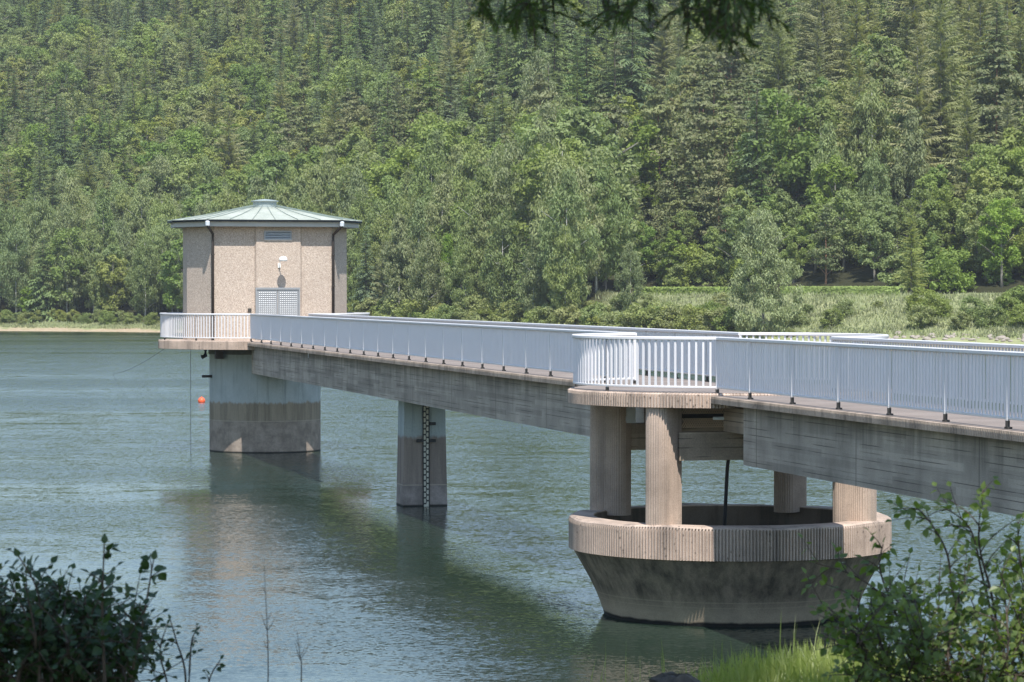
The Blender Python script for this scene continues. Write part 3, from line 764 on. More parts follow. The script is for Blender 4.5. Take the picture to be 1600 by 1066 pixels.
mk_kind('broadleaf_tree', [broad(71+i, 13, rr_, .08, 54, 105, .24, .27) for i, rr_ in enumerate((3.4,2.9,4.1,3.6,2.6))], [trunk_mb(13,.22,i,5) for i in range(5)], 'broad', 'grey', 13)
mk_kind('yellow_green_tree', [broad(91+i, 12, rr_, .08, 48, 100, .24, .27) for i, rr_ in enumerate((3.3,2.9,3.7))], [trunk_mb(12,.2,i,5) for i in range(3)], 'yellow', 'grey', 12)
mk_kind('birch_tree', [broad(111+i, 14, rr_, .03, 84, 92, .22, .25, 1.1, .35, 'tall', 14) for i, rr_ in enumerate((2.9,2.4,3.4,2.7))], [trunk_mb(14,.13,i,4,.93,.18) for i in range(4)], 'birch', 'birch', 14)
mk_kind('pine_tree', [layered(131+i, 14, rr_, .22, 34, 120, .23) for i, rr_ in enumerate((3.4,3.0,3.7))], [trunk_mb(14,.2,i,6,.92,.16) for i in range(3)], 'pine', 'red', 14)
mk_kind('bush', [broad(151+i, 4, rr_, -.25, 36, 90, .17, .30) for i, rr_ in enumerate((2.1,2.6,1.8))], [trunk_mb(4,.08,i,5,.7,.35) for i in range(3)], 'bush', 'dark', 4)
def place_tree(kind, x, y, z, s, rz, label, group, parts=True, var=0, name=None, sz=None, cat='tree', mat=None):
    cm, tm, jm, h = KIND[kind][var % len(KIND[kind])]
    name = name or kind
    if parts:
        r_ = empty(name, (x,y,z), rz, label, cat, group); r_.scale = (s, s, sz or s)
        a = link('crown', cm, r_); b_ = link('trunk', tm, r_)
        if mat:
            a.material_slots[0].link = 'OBJECT'; a.material_slots[0].material = mat
        return r_
    o = link(name, jm); o.location = (x,y,z); o.rotation_euler = (0,0,rz); o.scale = (s,s,sz or s)
    return tag(o, label, cat, group)
# ------------------------------------------------------------------ the wooded hillside
LAB = {
 'spruce_tree': ('dark green pointed spruce among the mixed trees of the far hillside', 'spruces on the far hillside'),
 'young_spruce_tree': ('slim bluish green young spruce packed in the upper part of the far hillside', 'young spruces on the far hillside'),
 'larch_tree': ('pale feathery brownish green larch on the far hillside', 'larches on the far hillside'),
 'broadleaf_tree': ('round crowned green broadleaf tree on the far hillside', 'broadleaf trees on the far hillside'),
 'yellow_green_tree': ('yellowish green round tree on the far hillside', 'yellow green trees on the far hillside'),
 'birch_tree': ('pale grey green birch in the belt of trees along the far shore', 'birches along the far shore'),
 'pine_tree': ('olive brown layered pine on the middle of the far hillside', 'pines on the far hillside'),
}
STUFF = {'spruce_tree': 'spruce_forest', 'young_spruce_tree': 'young_spruce_forest', 'larch_tree': 'larch_forest', 'broadleaf_tree': 'broadleaf_forest',
         'yellow_green_tree': 'yellow_green_forest', 'birch_tree': 'birch_forest', 'pine_tree': 'pine_forest'}
def choose(px, py, g, wx=0., wy=0.):
    """mix of kinds over the hillside"""
    def bl(cx, cy, sx, sy): return math.exp(-((px-cx)/sx)**2 - ((py-cy)/sy)**2)
    wts = {k: .02 for k in LAB}
    up = sstep(260, 120, py)*sstep(760, 480, px)
    wts['young_spruce_tree'] += .8*up + .9*bl(640,90,160,130)
    wts['spruce_tree'] += .35*up + .8*bl(60,250,110,60) + .4*bl(150,220,160,60) + .5*bl(800,60,260,90) + .35*bl(620,240,120,60) + 1.2*bl(930,110,110,70) + 2.*bl(1140,240,80,65) + 1.6*bl(1500,60,60,110) + .4*bl(1220,60,140,90) + .8*bl(1350,215,40,50)
    wts['yellow_green_tree'] += .4*up + 1.3*bl(370,240,130,75) + .35*bl(230,60,160,100) + .25*bl(700,150,200,80)
    wts['broadleaf_tree'] += .35*up + .5*bl(260,330,220,70) + .35*bl(520,300,200,80) + .3*bl(250,150,200,80) + 1.4*bl(1290,340,330,70) + .5*bl(1560,330,130,130) + .35*bl(760,330,260,60)
    wts['birch_tree'] += 1.5*sstep(300,400,py)*sstep(1010,900,px) + .6*bl(120,340,170,60) + .25*bl(1250,300,220,50)
    wts['pine_tree'] += 1.25*bl(830,250,260,85) + .5*bl(500,230,120,70) + .4*bl(960,300,120,60) + .25*bl(120,170,180,70)
    wts['larch_tree'] += 1.4*bl(1340,140,170,140) + .9*bl(1100,110,120,80) + .9*bl(1520,210,110,90) + .15*up + .5*bl(1400,250,200,60)
    for i_, k in enumerate(wts): wts[k] *= math.exp(4.2*mnoise.noise((wx*.045, wy*.03, 7.3*i_)) )
    ks = list(wts); a = np.array([wts[k] for k in ks]); return ks[int(g.choice(len(ks), p=a/a.sum()))]
gr_ = np.random.default_rng(5)
cand = []
d = 9.5
while d < 270:
    wid0 = 800+int(60)
    sp = 3.1 + d*.0040
    x = -.205*(480+d) - 20
    xmax = .205*(320+d) + 25
    while x < xmax:
        big = 1 + .45*sstep(-15, 20, x)
        xx = x + gr_.uniform(-.45,.45)*sp*1.3; dd = d + gr_.uniform(-.5,.5)*sp
        x += sp*1.25*big*(1.15 if d < 30 else 1)
        if gr_.random() > 1/big and d > 62: continue
        wr = sstep(7, 15, xx)
        if dd < 9 + 37*wr: continue
        y = ysh(xx) + dd
        if abs(xx) > .205*y + 8: continue
        z = ground_z(xx, dd)
        px, py = project(xx, y, z+7)
        if py < -330: continue
        kind = choose(px, py, gr_, xx, y)
        top = KIND[kind][0][3]
        front = sstep(26, 10, dd - 37*wr)
        s = (gr_.uniform(.66,1.22))*(1 - .15*front)*(1+.3*sstep(-15,20,xx))
        if kind in ('spruce_tree','larch_tree','young_spruce_tree'): s *= gr_.uniform(.85,1.15)
        if py < 130 and px < 750: s *= .92
        if kind in ('birch_tree','broadleaf_tree') and px < 1000 and dd < 60: s *= 1.14
        if wr > .5 and dd < 64: s *= .62 + .2*sstep(54,64,dd)
        cand.append((kind, xx, y, z-.2, s, gr_.uniform(0,6.28), px, py, dd))
    d += sp
    if d > 230: d += sp*.4
print('trees', len(cand))
# special trees first: thin the candidates where they stand
special = []   # (px, base py->d, kind, scale, var, label, name, keepout)
def spec(px, d, kind, s, var, label, name=None, sz=None, mat=None, cat='tree', keep=2.6, sink=0.):
    # iterate x so that the projected x is px
    x = 0.
    for _ in range(30): x = (px-800)/FPX*(ysh(x)+d)
    y = ysh(x)+d; z = ground_z(x, d)
    special.append((x, y, keep))
    return place_tree(kind, x, y, z-sink, s, rnd.uniform(0,6.28), label, None, True, var, name, sz, cat, mat)
mk_kind('silver_poplar', [broad(201, 13.5, 3.7, -.14, 120, 150, .19, .19, 1., .15, 'egg', 40)], [trunk_mb(13.5,.18,3,7,.95,.2)], 'silver', 'grey', 13.5)
spec(1193, 9, 'silver_poplar', 1.1, 0, 'tall silvery leaved poplar standing on the grassy bank in front of the hedge')
spec(985, 17, 'birch_tree', .66, 0, 'slender birch with a white bare trunk just above the walkway railing', keep=4)
KIND['larch_tree'][0]
spec(1424, 36, 'larch_tree', .62, 0, 'light green feathery larch at the end of the clipped hedge', mat=F['bush'], keep=3)
spec(1190, 62, 'spruce_tree', .74, 1, 'bright green spruce, rightmost of the dark spruce clump above the poplar', mat=foliage('green_spruce_needles', (.10,.15,.04), (.10,.15,.04), .15, .3))  # this tree's own needle green
for px_, d_, v_ in ((1078,64,1),(1112,67,3),(1150,66,0)):
    spec(px_, d_, 'spruce_tree', .74, v_, {1078: 'dark spruce at the left end of the spruce clump above the poplar', 1112: 'dark spruce, second from the left in the clump above the poplar', 1150: 'dark broad spruce, third from the left in the clump above the poplar'}[px_])
spec(1330, 66, 'spruce_tree', .66, 0, 'green spruce with wide lower boughs, left one of the pair on the right slope')
spec(1383, 69, 'spruce_tree', .68, 2, 'narrow dark spruce, right one of the pair on the right slope')
spec(205, 70, 'spruce_tree', .72, 1, 'lone dark spruce rising from pale broadleaf trees at the left')
spec(572, 13, 'spruce_tree', .78, 0, 'dark bluish spruce on the shore just right of the tower house', mat=F['blue'])
spec(1052, 62, 'pine_tree', .9, 2, 'pine with a long bare reddish trunk in the middle of the slope', keep=4)
spec(40, 11, 'broadleaf_tree', .42, 1, 'bright fresh green small tree on the left shore', mat=F['fresh'])
spec(1565, 46, 'broadleaf_tree', .82, 0, 'bright green leafy tree at the right edge above the bank', mat=F['fresh'])
spec(700, 16, 'birch_tree', .78, 1, 'vivid green birch low on the shore behind the long railing', mat=F['fresh'])
SPX = np.array([(a,b_) for a,b_,c in special]); SK = np.array([c for a,b_,c in special])
cand = [c for c in cand if not np.any(np.hypot(SPX[:,0]-c[1], SPX[:,1]-c[2]) < SK)]
by = {}
for c in cand: by.setdefault(c[0], []).append(c)
for kind, L in by.items():
    vis = [c for c in L if -20 < c[6] < 1620 and c[7] > -60]
    rest = [c for c in L if not (-20 < c[6] < 1620 and c[7] > -60)]
    vis.sort(key=lambda c: c[2]/c[4])
    lab, grp = LAB[kind]
    for i, c in enumerate(vis[:300]):
        place_tree(kind, c[1], c[2], c[3], c[4], c[5], lab, grp, i < 60, rnd.randrange(9))
    rest += vis[300:]
    print(kind, len(vis), len(rest))
    if not rest: continue
    me = bpy.data.meshes.new(STUFF[kind]+'_points'); me.from_pydata([c[1:4] for c in rest], [], [])
    for nm, col in (('rz',5),('sc',4)):
        at = me.attributes.new(nm, 'FLOAT', 'POINT'); at.data.foreach_set('value', [float(c[col]) for c in rest])
    at = me.attributes.new('pick', 'INT', 'POINT'); at.data.foreach_set('value', [rnd.randrange(len(KIND[kind])) for c in rest])
    o = link(STUFF[kind], me); tag(o, {'spruce_tree': 'mass of dark spruces farther up the hillside', 'young_spruce_tree': 'mass of bluish young spruces at the top of the hillside', 'larch_tree': 'mass of pale larches farther up the hillside', 'broadleaf_tree': 'mass of round green trees farther up the hillside', 'yellow_green_tree': 'mass of yellowish trees farther up the hillside', 'birch_tree': 'mass of birches farther along the shore', 'pine_tree': 'mass of olive pines farther up the hillside'}[kind], 'forest', None, 'stuff')
    ng = bpy.data.node_groups.new(STUFF[kind], 'GeometryNodeTree')
    ng.interface.new_socket('Geometry', in_out='INPUT', socket_type='NodeSocketGeometry'); ng.interface.new_socket('Geometry', in_out='OUTPUT', socket_type='NodeSocketGeometry')
    N = ng.nodes; K = ng.links
    gi = N.new('NodeGroupInput'); go = N.new('NodeGroupOutput'); ip = N.new('GeometryNodeInstanceOnPoints'); jn = N.new('GeometryNodeJoinGeometry')
    for (cm, tm, jm, h) in KIND[kind]:
        po = bpy.data.objects.new(kind+'_source', jm)      # never linked to the scene
        oi = N.new('GeometryNodeObjectInfo'); oi.inputs['Object'].default_value = po; oi.inputs['As Instance'].default_value = True
        K.new(oi.outputs['Geometry'], jn.inputs[0])
    def attr(nm, ty):
        a = N.new('GeometryNodeInputNamedAttribute'); a.data_type = ty; a.inputs['Name'].default_value = nm
        return a.outputs['Attribute']
    cx = N.new('ShaderNodeCombineXYZ'); K.new(attr('rz','FLOAT'), cx.inputs[2]); e2r = N.new('FunctionNodeEulerToRotation'); K.new(cx.outputs[0], e2r.inputs[0])
    K.new(gi.outputs[0], ip.inputs['Points']); K.new(jn.outputs[0], ip.inputs['Instance']); ip.inputs['Pick Instance'].default_value = True
    K.new(attr('pick','INT'), ip.inputs['Instance Index']); K.new(e2r.outputs[0], ip.inputs['Rotation']); K.new(attr('sc','FLOAT'), ip.inputs['Scale'])
    K.new(ip.outputs[0], go.inputs[0])
    md = o.modifiers.new('scatter', 'NODES'); md.node_group = ng

# ------------------------------------------------------------------ the grassy bank on the right: bushes, hedge, stones
def at_px(px, d):
    x = 0.
    for _ in range(30): x = (px-800)/FPX*(ysh(x)+d)
    return x, ysh(x)+d, ground_z(x, d)
BS = [(1040,14,.5),(1010,24,.7),(1112,18,.8),(1128,24,.7),(1245,14,.75),(1262,21,.5),(1300,14,.78),(1322,20,.75),(1372,24,.4),
      (1440,14,.95),(1462,19,.9),(1500,13,.82),(1520,18,1.0),(1548,15,.85),(1575,19,1.05),(1600,15,1.0),(1628,18,1.),(1590,26,1.),(1442,22,1.1),(945,16,.7),(968,21,.85),(920,18,.8),(1000,10,.42),(880,14,.8),(850,12,.7),(1160,8,.5),(1235,8,.45)]
for i, (px, d, s) in enumerate(BS):
    x, y, z = at_px(px, d)
    place_tree('bush', x, y, z-.25, s*.8, rnd.uniform(0,6.28), 'round yellowish green bush on the grassy bank across the lake', 'bushes on the grassy bank', True, i, None, s*rnd.uniform(.66,.82), 'bush')
for i in range(30):
    px = -40 + 320*i/29.; x, y, z = at_px(px + rnd.uniform(-6,6), rnd.uniform(6.5,9.5))
    place_tree('bush', x, y, z-.2, rnd.uniform(.3,.6), rnd.uniform(0,6.28), 'low pale bush at the foot of the trees on the left shore', 'bushes along the left shore', True, i, None, None, 'bush')
F['hedge'] = foliage('hedge_leaves', (.30,.37,.08), (.30,.37,.08), .35, .25, .8)
def hedge(px0, px1, label):
    x0, y0, z0 = at_px(px0, 33); x1, y1, z1 = at_px(px1, 33)
    g = np.random.default_rng(int(px0)); T = Tri(); L = math.hypot(x1-x0, y1-y0); n = int(L*170)
    a = math.atan2(y1-y0, x1-x0)
    for i in range(n):
        k = g.random()*L; f = g.integers(0,3)
        q = np.array((k, g.uniform(-.45,.45) if f == 2 else -.45+g.normal(0,.05), g.uniform(0,.98)+.02 if f != 2 else 1.0+g.normal(0,.05)))
        s = g.uniform(.10,.2); nrm = np.array((g.normal(0,.5), -1 if f != 2 else -.2, .5 if f != 2 else 1)); nrm /= np.linalg.norm(nrm)
        p_ = perp(nrm); b_ = np.cross(nrm, p_); T.t(q-p_*s, q+p_*s, q+b_*s*1.3); T.t(q-p_*s*.8, q+b_*s*.2, q-b_*s)
    o = empty('hedge', (x0,y0,min(z0,z1)-.02), a, label, 'hedge')
    link('leaves', npmesh('hedge_leaves', np.array(T.v), np.array(T.f), F['hedge']), o)
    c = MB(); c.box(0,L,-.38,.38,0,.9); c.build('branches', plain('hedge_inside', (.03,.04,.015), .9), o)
hedge(996, 1166, 'clipped bright green hedge left of the silvery poplar')
hedge(1222, 1408, 'clipped bright green hedge right of the silvery poplar')
SM = []
ms = plain('shore_stone', (.31,.27,.23), .9, 0., .35, 3.)
for i in range(4):
    b = MB(); g = random.Random(i); n1, n2 = 9, 6; sx, sy, sz = g.uniform(.8,1.2), g.uniform(.7,1.), g.uniform(.5,.75)
    rg = []
    for k in range(n2+1):
        ph = math.pi*k/n2 - math.pi/2
        rg.append([(sx*math.cos(ph)*math.cos(6.283*j/n1)*g.uniform(.8,1.15)+.001*j, sy*math.cos(ph)*math.sin(6.283*j/n1)*g.uniform(.8,1.15), sz*math.sin(ph)*g.uniform(.85,1.1)) for j in range(n1)])
    b.rings(rg); SM.append(b.mesh('stone_mesh', ms))
for i in range(110):
    px = rnd.uniform(1385, 1640) if i < 85 else rnd.uniform(1230, 1400); d = rnd.gauss(8.6, 1.1) if i % 3 else rnd.uniform(2.5, 7.5)
    x, y, z = at_px(px, max(2,d)); s = rnd.uniform(.18,.46)*(1. if i % 3 else .6)
    o = link('stone', rnd.choice(SM)); o.location = (x,y,z+.02); o.rotation_euler = (rnd.uniform(-.3,.3),rnd.uniform(-.3,.3),rnd.uniform(0,6.28)); o.scale = (s,s,s)
    tag(o, 'pale rough stone on the far shore below the bushes', 'stone', 'stones along the far shore')
# tufts of tall pale grass over the bank
T = Tri(); g = np.random.default_rng(3)
for i in range(16000):
    px = g.uniform(930,1650); d = g.uniform(8.5,32); x = (px-800)/FPX*320
    for _ in range(4): x = (px-800)/FPX*(ysh(x)+d)
    y = ysh(x)+d; z = ground_z(x,d); hgt = g.uniform(.2,.6); w_ = g.uniform(.05,.14); a = g.uniform(0,6.28)
    l = np.array((g.normal(0,.15), g.normal(0,.15), hgt)); p0 = np.array((x,y,z-.03)); sd = np.array((math.cos(a)*w_, math.sin(a)*w_, 0))
    T.t(p0-sd, p0+sd, p0+l)
for i in range(5000):
    px = g.uniform(-60,300); d = g.uniform(3.,11); x = (px-800)/FPX*470
    for _ in range(4): x = (px-800)/FPX*(ysh(x)+d)
    y = ysh(x)+d; z = ground_z(x,d); hgt = g.uniform(.15,.5); w_ = g.uniform(.06,.16); a = g.uniform(0,6.28)
    p0 = np.array((x,y,z-.03)); sd = np.array((math.cos(a)*w_, math.sin(a)*w_, 0)); T.t(p0-sd, p0+sd, p0+np.array((g.normal(0,.15), 0, hgt)))
o = link('grass', npmesh('bank_grass', np.array(T.v), np.array(T.f), foliage('bank_grass', (.28,.31,.145), (.28,.31,.145), .3, .4, .3)))
tag(o, 'pale rough grass covering the far banks', 'grass', None, 'stuff')

haze = MB(); haze.box(-1000,1000,-70,1900,-12,175)
t = NT('air'); pv = t.n('VolumePrincipled', None, Color=(.88,.93,1.), Density=.00015, Anisotropy=.2); t.t.links.new(pv.outputs[0], t.out.inputs['Volume'])
tag(haze.build('haze', t.mat), 'thin bluish summer haze over the lake', 'haze', None, 'stuff')
for i in range(60):
    px = 555 + 440*i/45.; x, y, z = at_px(px + rnd.uniform(-6,6), rnd.uniform(5,12))
    place_tree('bush', x, y, z-.3, rnd.uniform(.6,1.15), rnd.uniform(0,6.28), 'pale green bush on the shore behind the long bridge railing', 'bushes on the shore behind the bridge', True, i, None, None, 'bush')

for i in range(34):
    px = 1005 + 640*i/33.; x, y, z = at_px(px + rnd.uniform(-8,8), rnd.uniform(44,56) if not 1235 < px < 1400 else rnd.uniform(58,70))
    place_tree('bush', x, y, z-.3, rnd.uniform(.7,1.3), rnd.uniform(0,6.28), 'leafy undergrowth bush under the trees behind the hedge', 'undergrowth bushes behind the hedge', True, i, None, None, 'bush', F['broad'])
# ------------------------------------------------------------------ foreground plants
def leaf_tris(T, base, dirv, nrm, l, w_, fold=.25, curl=.15, serr=0):
    d = np.array(dirv, float); d /= np.linalg.norm(d); n = np.array(nrm, float); n -= d*np.dot(n,d); n /= (np.linalg.norm(n)+1e-9); s = np.cross(d, n)
    P = lambda k, sd: np.array(base) + d*l*k + s*sd*w_ + n*(abs(sd)*w_*fold - curl*l*k*k)
    outl = [(0,.0),(.12,.55),(.32,1.),(.55,.86),(.78,.45),(1.,0)]
    mid = [P(k,0) for k,_ in outl]
    for sg in (-1,1):
        ed = [P(k,sg*q) for k,q in outl]
        for i in range(5):
            if i > 0: T.t(mid[i], mid[i+1], ed[i]) 
            if i < 4: T.t(ed[i], mid[i+1], ed[i+1]) if i > 0 else T.t(mid[0], mid[1], ed[1])
def mat_leaf(name, ca, cb, trans=.4):
    t = NT(name); o = t.coord(); nz = t.noise(o, 6., 3, .6); n2 = t.noise(o, 37., 2)
    c = t.mix(t.ramp(nz, [(.32,0.),(.68,1.)]), ca, cb); c = t.mix(.35, c, t.ramp(n2, [(.3,.3),(.7,.7)]), 'OVERLAY')
    p = t.n('BsdfPrincipled', None, Base_Color=c, Roughness=.42, Specular_IOR_Level=.45)
    tr = t.n('BsdfTranslucent', None, Color=t.mix(1., c, (1.4,1.5,.5), 'MULTIPLY'))
    ms_ = t.n('MixShader', None, _0=trans, _1=p.outputs[0], _2=tr.outputs[0]); t.t.links.new(ms_.outputs[0], t.out.inputs[0]); return t.mat
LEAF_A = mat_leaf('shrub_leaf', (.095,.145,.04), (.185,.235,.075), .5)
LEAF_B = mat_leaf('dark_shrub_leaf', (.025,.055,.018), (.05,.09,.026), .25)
TWIG = bark('twig_bark', (.04,.03,.022), (.10,.07,.05))
def spline(pts, n):
    pts = [np.array(p, float) for p in pts]; out = []
    for i in range(len(pts)-1):
        p0, p1, p2, p3 = pts[max(0,i-1)], pts[i], pts[i+1], pts[min(len(pts)-1,i+2)]
        for j in range(n):
            t = j/n; out.append(.5*((2*p1)+(-p0+p2)*t+(2*p0-5*p1+4*p2-p3)*t*t+(-p0+3*p1-3*p2+p3)*t**3))
    out.append(pts[-1]); return out
def shrub(label, stems, leaf, mat, g, name='shrub', side=6, lpn=3, r0=.006, start=.15, lw=.36, sub=.16, cat='shrub'):
    """stems: world polylines from the ground up; side twigs carry the leaves"""
    base = stems[0][0]; root = empty(name, tuple(base), 0, label, cat); B = np.array(base, float)
    st = MB(); T = Tri()
    def leaves(pts, l, k0, cnt):
        n = len(pts)
        for i in range(cnt):
            k = k0 + (1-k0)*(i+.5)/cnt; a = pts[min(n-2,int(k*(n-1)))]; b_ = pts[min(n-1,int(k*(n-1))+1)]
            d = (b_-a); d /= (np.linalg.norm(d)+1e-9); p_ = perp(d) if abs(d[2]) < .98 else np.array((1.,0,0)); q_ = np.cross(d,p_)
            th = g.uniform(0,6.28); o_ = p_*math.cos(th)+q_*math.sin(th)
            dr = o_*.9 + d*.45 + np.array((0,0,-.25)) + g.normal(0,.2,3)
            leaf_tris(T, a + o_*.004, dr, np.array((0,-.25,1.))+g.normal(0,.45,3), l*g.uniform(.6,1.15), l*lw*g.uniform(.8,1.1), .2, g.uniform(-.05,.3))
        d = pts[-1]-pts[-2]; leaf_tris(T, pts[-1], d, np.array((0,-.4,1.))+g.normal(0,.3,3), l*.8, l*.26)
    for s_ in stems:
        pts = [p-B for p in spline(s_, 7)]; n = len(pts); L = sum(np.linalg.norm(pts[i+1]-pts[i]) for i in range(n-1))
        st.tube([tuple(p) for p in pts], [r0*(1-.8*i/(n-1))+.0006 for i in range(n)], 6)
        leaves(pts, leaf, max(start,.4), max(3,int(L*10)))
        m = max(2, int(side*L/.6))
        for q in range(m):
            k = start + (1-start)*(q+g.uniform(.1,.9))/m; i = min(n-2, int(k*(n-1))); d = pts[i+1]-pts[i]; d /= np.linalg.norm(d)
            th = g.uniform(0,6.28); p_ = perp(d); o_ = p_*math.cos(th)+np.cross(d,p_)*math.sin(th)
            tl = sub*g.uniform(.5,1.25)*(1.15-.6*k); e = [pts[i], pts[i]+(o_*.6+d*.6)*tl*.5, pts[i]+(o_*.9+d*.75+np.array((0,0,-.12)))*tl]
            tw_ = spline(e, 3); st.tube([tuple(p) for p in tw_], [.0022-.0014*j/(len(tw_)-1) for j in range(len(tw_))], 4)
            leaves(tw_, leaf, .2, lpn)
    st.build('stems', TWIG, root, True)
    link('leaves', npmesh(name+'_leaves', np.array(T.v), np.array(T.f), mat), root)
    return root
g = np.random.default_rng(17)
def pxs(Y, *pts, dy=0.): return [np.array(unproj(a, b_, Y + dy*i)) for i, (a, b_) in enumerate(pts)]
# right shrub: long bare stems with leaves, seen in the photo from x=1250 to the frame edge
shrub('tall leafy shrub with thin upright stems on the near bank, at the lower right', [
  pxs(8.0,(1540,1180),(1470,1045),(1415,965),(1345,905),(1275,880)), pxs(8.1,(1500,1190),(1440,1060),(1400,960),(1375,890),(1380,850)),
  pxs(8.2,(1580,1190),(1520,1020),(1490,930),(1478,860),(1440,800),(1418,800)), pxs(8.3,(1600,1190),(1560,1010),(1535,900),(1515,825),(1470,790)),
  pxs(8.0,(1580,1190),(1555,960),(1530,850),(1536,765)), pxs(8.2,(1660,1190),(1620,1000),(1595,880),(1590,815))],
  .031, LEAF_A, g, side=8, lpn=4, start=.38, sub=.13, r0=.005)
shrub('bushy low shrub filling the lower right corner of the near bank', [
  [np.array(unproj(1330+330*i/21.+g.uniform(-20,20), 1190, 7.6+g.uniform(-.4,.9))), np.array(unproj(1335+325*i/21., 1085, 7.7)), np.array(unproj(1325+335*i/21.+g.uniform(-30,30), 1010-10*math.sin(i*1.3), 7.8+g.uniform(-.3,.4))), np.array(unproj(1310+360*i/21.+g.uniform(-40,40), 955-60*(i/21.)-g.uniform(-25,40), 7.9+g.uniform(-.3,.4)))] for i in range(22)],
  .028, LEAF_A, g, side=15, lpn=6, start=.1, sub=.16, r0=.0045)
# left: dark shrub in the shade
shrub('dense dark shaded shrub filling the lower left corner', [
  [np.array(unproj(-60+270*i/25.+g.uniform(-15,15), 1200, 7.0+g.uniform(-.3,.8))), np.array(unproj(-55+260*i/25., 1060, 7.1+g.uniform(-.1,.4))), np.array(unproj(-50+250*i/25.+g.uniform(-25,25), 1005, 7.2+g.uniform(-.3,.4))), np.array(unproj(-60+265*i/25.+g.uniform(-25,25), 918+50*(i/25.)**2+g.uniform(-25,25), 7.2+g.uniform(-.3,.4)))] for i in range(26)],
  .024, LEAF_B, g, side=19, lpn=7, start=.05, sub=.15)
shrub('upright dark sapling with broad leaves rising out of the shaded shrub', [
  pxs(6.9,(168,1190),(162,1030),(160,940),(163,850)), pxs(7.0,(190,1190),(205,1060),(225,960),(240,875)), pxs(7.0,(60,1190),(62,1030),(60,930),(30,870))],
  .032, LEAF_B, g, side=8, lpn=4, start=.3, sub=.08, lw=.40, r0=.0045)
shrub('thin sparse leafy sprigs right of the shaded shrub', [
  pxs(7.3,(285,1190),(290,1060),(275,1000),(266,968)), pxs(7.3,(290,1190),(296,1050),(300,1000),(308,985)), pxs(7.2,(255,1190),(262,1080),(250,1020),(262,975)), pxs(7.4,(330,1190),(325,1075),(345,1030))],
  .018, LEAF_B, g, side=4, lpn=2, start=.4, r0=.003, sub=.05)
def stalk(px, top, label, Y=7.6):
    m = MB(); r_ = empty('dry_stalk', unproj(px, 1190, Y), 0, label, 'stalk'); B = np.array(r_.location)
    p = [np.array(unproj(px+dx, yy, Y))-B for dx, yy in ((0,1190),(3,1050),(1,(1066+top)/2),(-4,top))]
    q = spline(p, 5); m.tube([tuple(a) for a in q], [.0021-.0015*i/(len(q)-1) for i in range(len(q))], 5)
    m.build('stem', TWIG, r_, True)
    s = MB()
    for k, dx, dy in ((.62,-9,-26),(.60,13,-22),(.52,-7,-14),(.72,7,-13),(.8,-5,-12)):
        a = q[int(k*(len(q)-1))]; e = a + np.array((dx*Y/FPX, 0, -dy*Y/FPX)); s.tube([tuple(a), tuple((a+e)/2+np.array((0,0,-.004))), tuple(e)], [.0010,.0008,.0004], 4)
    s.build('side_twig', TWIG, r_)
stalk(416, 872, 'bare thin stalk standing up against the water at the lower left')
stalk(468, 985, 'short bare stalk right of the tall thin stalk')
# grass on the sunny hump
T = Tri(); g = np.random.default_rng(8)
def blade(x, y, h_, w_, lean):
    z = near_z(x, y)-.02; a = g.uniform(0,6.28); sd = np.array((1,.2*math.cos(a),0))*w_; dx, dyy = lean*math.cos(a), lean*math.sin(a); p = []
    for k in (0,.4,.75,1.): p.append(np.array((x+dx*k*k, y+dyy*k*k, z+h_*(k-.12*k*k*abs(lean)/.1))))
    ww = (1.,.8,.5,0)
    for i in range(3):
        T.t(p[i]-sd*ww[i], p[i]+sd*ww[i], p[i+1]+sd*ww[i+1])
        if i < 2: T.t(p[i]-sd*ww[i], p[i+1]+sd*ww[i+1], p[i+1]-sd*ww[i+1])
for i in range(9000):
    x, y = g.normal(1.12,.38), g.normal(9.2,.55)
    if x < .36 + .1*g.random(): continue
    blade(x, y, g.uniform(.07,.18)*(1.15-.25*abs(x-1.1)), g.uniform(.0018,.004), g.normal(0,.05))
for i in range(170):
    x, y = g.uniform(.40,1.4), g.normal(9.1,.4); blade(x, y, g.uniform(.17,.31)*(.62+.38*min(1,(x-.3)/.6)), g.uniform(.0014,.0026), g.normal(0,.06))
for i in range(26):
    x, y = g.uniform(.18,.5), g.normal(8.9,.2); blade(x, y, g.uniform(.24,.40), g.uniform(.0014,.0024), g.normal(0,.05))
o = link('grass', npmesh('near_grass', np.array(T.v), np.array(T.f), mat_leaf('near_grass', (.19,.24,.06), (.30,.33,.12), .4)))
tag(o, 'sunlit fresh green grass on the near bank', 'grass', None, 'stuff')
st = MB(); gg = random.Random(4)
rg = []
for k, (rr_, zz) in enumerate(((.17,-.25),(.14,-.08),(.125,.0),(.12,.03),(.07,.05),(.01,.045))):
    rg.append([((rr_*gg.uniform(.86,1.12))*math.cos(6.283*j/14), (rr_*gg.uniform(.86,1.12))*.8*math.sin(6.283*j/14), zz+gg.uniform(-.008,.008)) for j in range(14)])
st.rings(rg, 0, True, False, True)
o = st.build('tree_stump', bark('stump_wood', (.035,.03,.024), (.11,.09,.07)), None); p = unproj(1057, 1080, 8.6); o.location = p; o.scale = (.62,.62,1.)
tag(o, 'dark weathered tree stump in the grass at the bottom edge', 'stump')

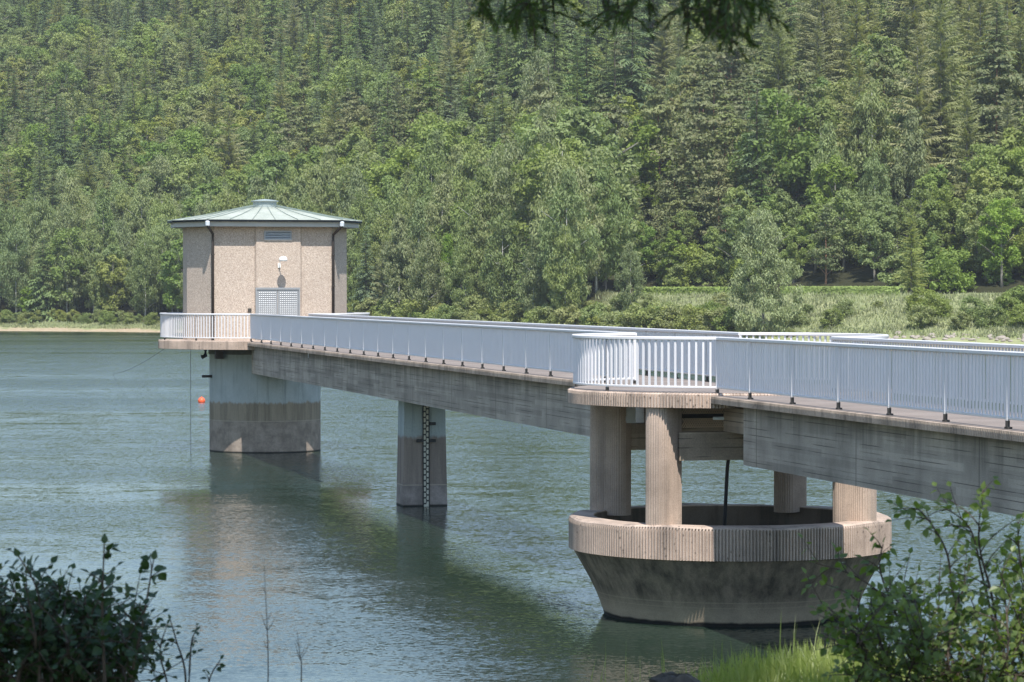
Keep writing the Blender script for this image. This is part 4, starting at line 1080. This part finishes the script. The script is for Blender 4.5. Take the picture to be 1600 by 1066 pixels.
# ------------------------------------------------------------------ spruce beside the camera: shades the left bush, its boughs hang into the frame
TX, TY = .98, 2.3
tz = near_z(TX, TY)
tr = empty('spruce_tree', (TX,TY,tz), 0, 'near spruce whose dark drooping twigs hang into the top of the picture', 'tree')
trunk_mb(19, .2, 5).build('trunk', BK['dark'], tr, True)
Tc = conifer(77, 19, 2.45, .42, 9, .42, .1, .30, .8, .20)
Tv = np.array(Tc.v); Tf = np.array(Tc.f)
cen = Tv[Tf].mean(1) + np.array((TX,TY,tz))
keep = ~((cen[:,1] > 0) & (cen[:,2] < H + cen[:,1]*.135) )
link('crown', npmesh('near_crown', Tv, Tf[keep], F['spruce_near']), tr)
gg = np.random.default_rng(23)
wood = MB(); T = Tri(); O = np.array((TX,TY,tz))
def needles(pts, ln, dens):
    for i in range(len(pts)-1):
        a, b_ = pts[i], pts[i+1]; d = b_-a; L = np.linalg.norm(d); d /= L; p_ = perp(d); q_ = np.cross(d,p_)
        for k in range(max(2,int(L*dens))):
            c = a + (b_-a)*gg.random(); th = gg.uniform(0,6.28); o_ = p_*math.cos(th)+q_*math.sin(th)
            tip = c + (o_*.8+d*.75)*ln*gg.uniform(.7,1.2); sd = np.cross(d,o_)*.0019
            T.t(c-sd, c+sd, tip)
def bough(tip_px, tip_py, Y, attach_z, spread, twigs, g_):
    end = np.array(unproj(tip_px, -40, Y)); a = np.array((TX,TY,attach_z)); mid = a*.45+end*.55+np.array((0,0,.25))
    p = spline([a, mid, end + np.array((0,0,.05))], 6); wood.tube([tuple(q-O) for q in p], [.022-.017*i/(len(p)-1) for i in range(len(p))], 6)
    for q in range(twigs):
        ex = tip_px + g_.uniform(-spread, spread); top = np.array(unproj(ex, -60-g_.uniform(0,40), Y+g_.uniform(-.25,.25)))
        ln = tip_py*(1-.45*abs(ex-tip_px)/spread)*g_.uniform(.65,1.05)
        bot = np.array(unproj(ex + g_.normal(0,16), ln, top[1]))
        near = min(p, key=lambda v: np.linalg.norm(v-top)); w1 = spline([near, top, (top+bot)/2+g_.normal(0,.012,3), bot], 4)
        wood.tube([tuple(v-O) for v in w1], [.0055-.004*i/(len(w1)-1) for i in range(len(w1))], 5)
        needles([v for v in w1[2:]], .019, 520)
        for r_ in range(7):
            i = g_.integers(4, len(w1)-1); b0 = w1[i]; e = b0 + np.array((g_.normal(0,.032), g_.normal(0,.03), -g_.uniform(.02,.055)))
            s_ = spline([b0, (b0+e)/2+np.array((0,0,.008)), e], 3); wood.tube([tuple(v-O) for v in s_], [.002,.002,.0018,.0015,.0012,.0012,.001][:len(s_)], 4)
            needles(s_, .018, 520)
bough(815, 60, 6.0, 7.6, 42, 13, gg); bough(990, 52, 6.0, 7.7, 20, 6, gg); bough(1126, 86, 5.7, 7.8, 52, 17, gg)
bw = wood.build('bough', BK['dark'], tr, True)
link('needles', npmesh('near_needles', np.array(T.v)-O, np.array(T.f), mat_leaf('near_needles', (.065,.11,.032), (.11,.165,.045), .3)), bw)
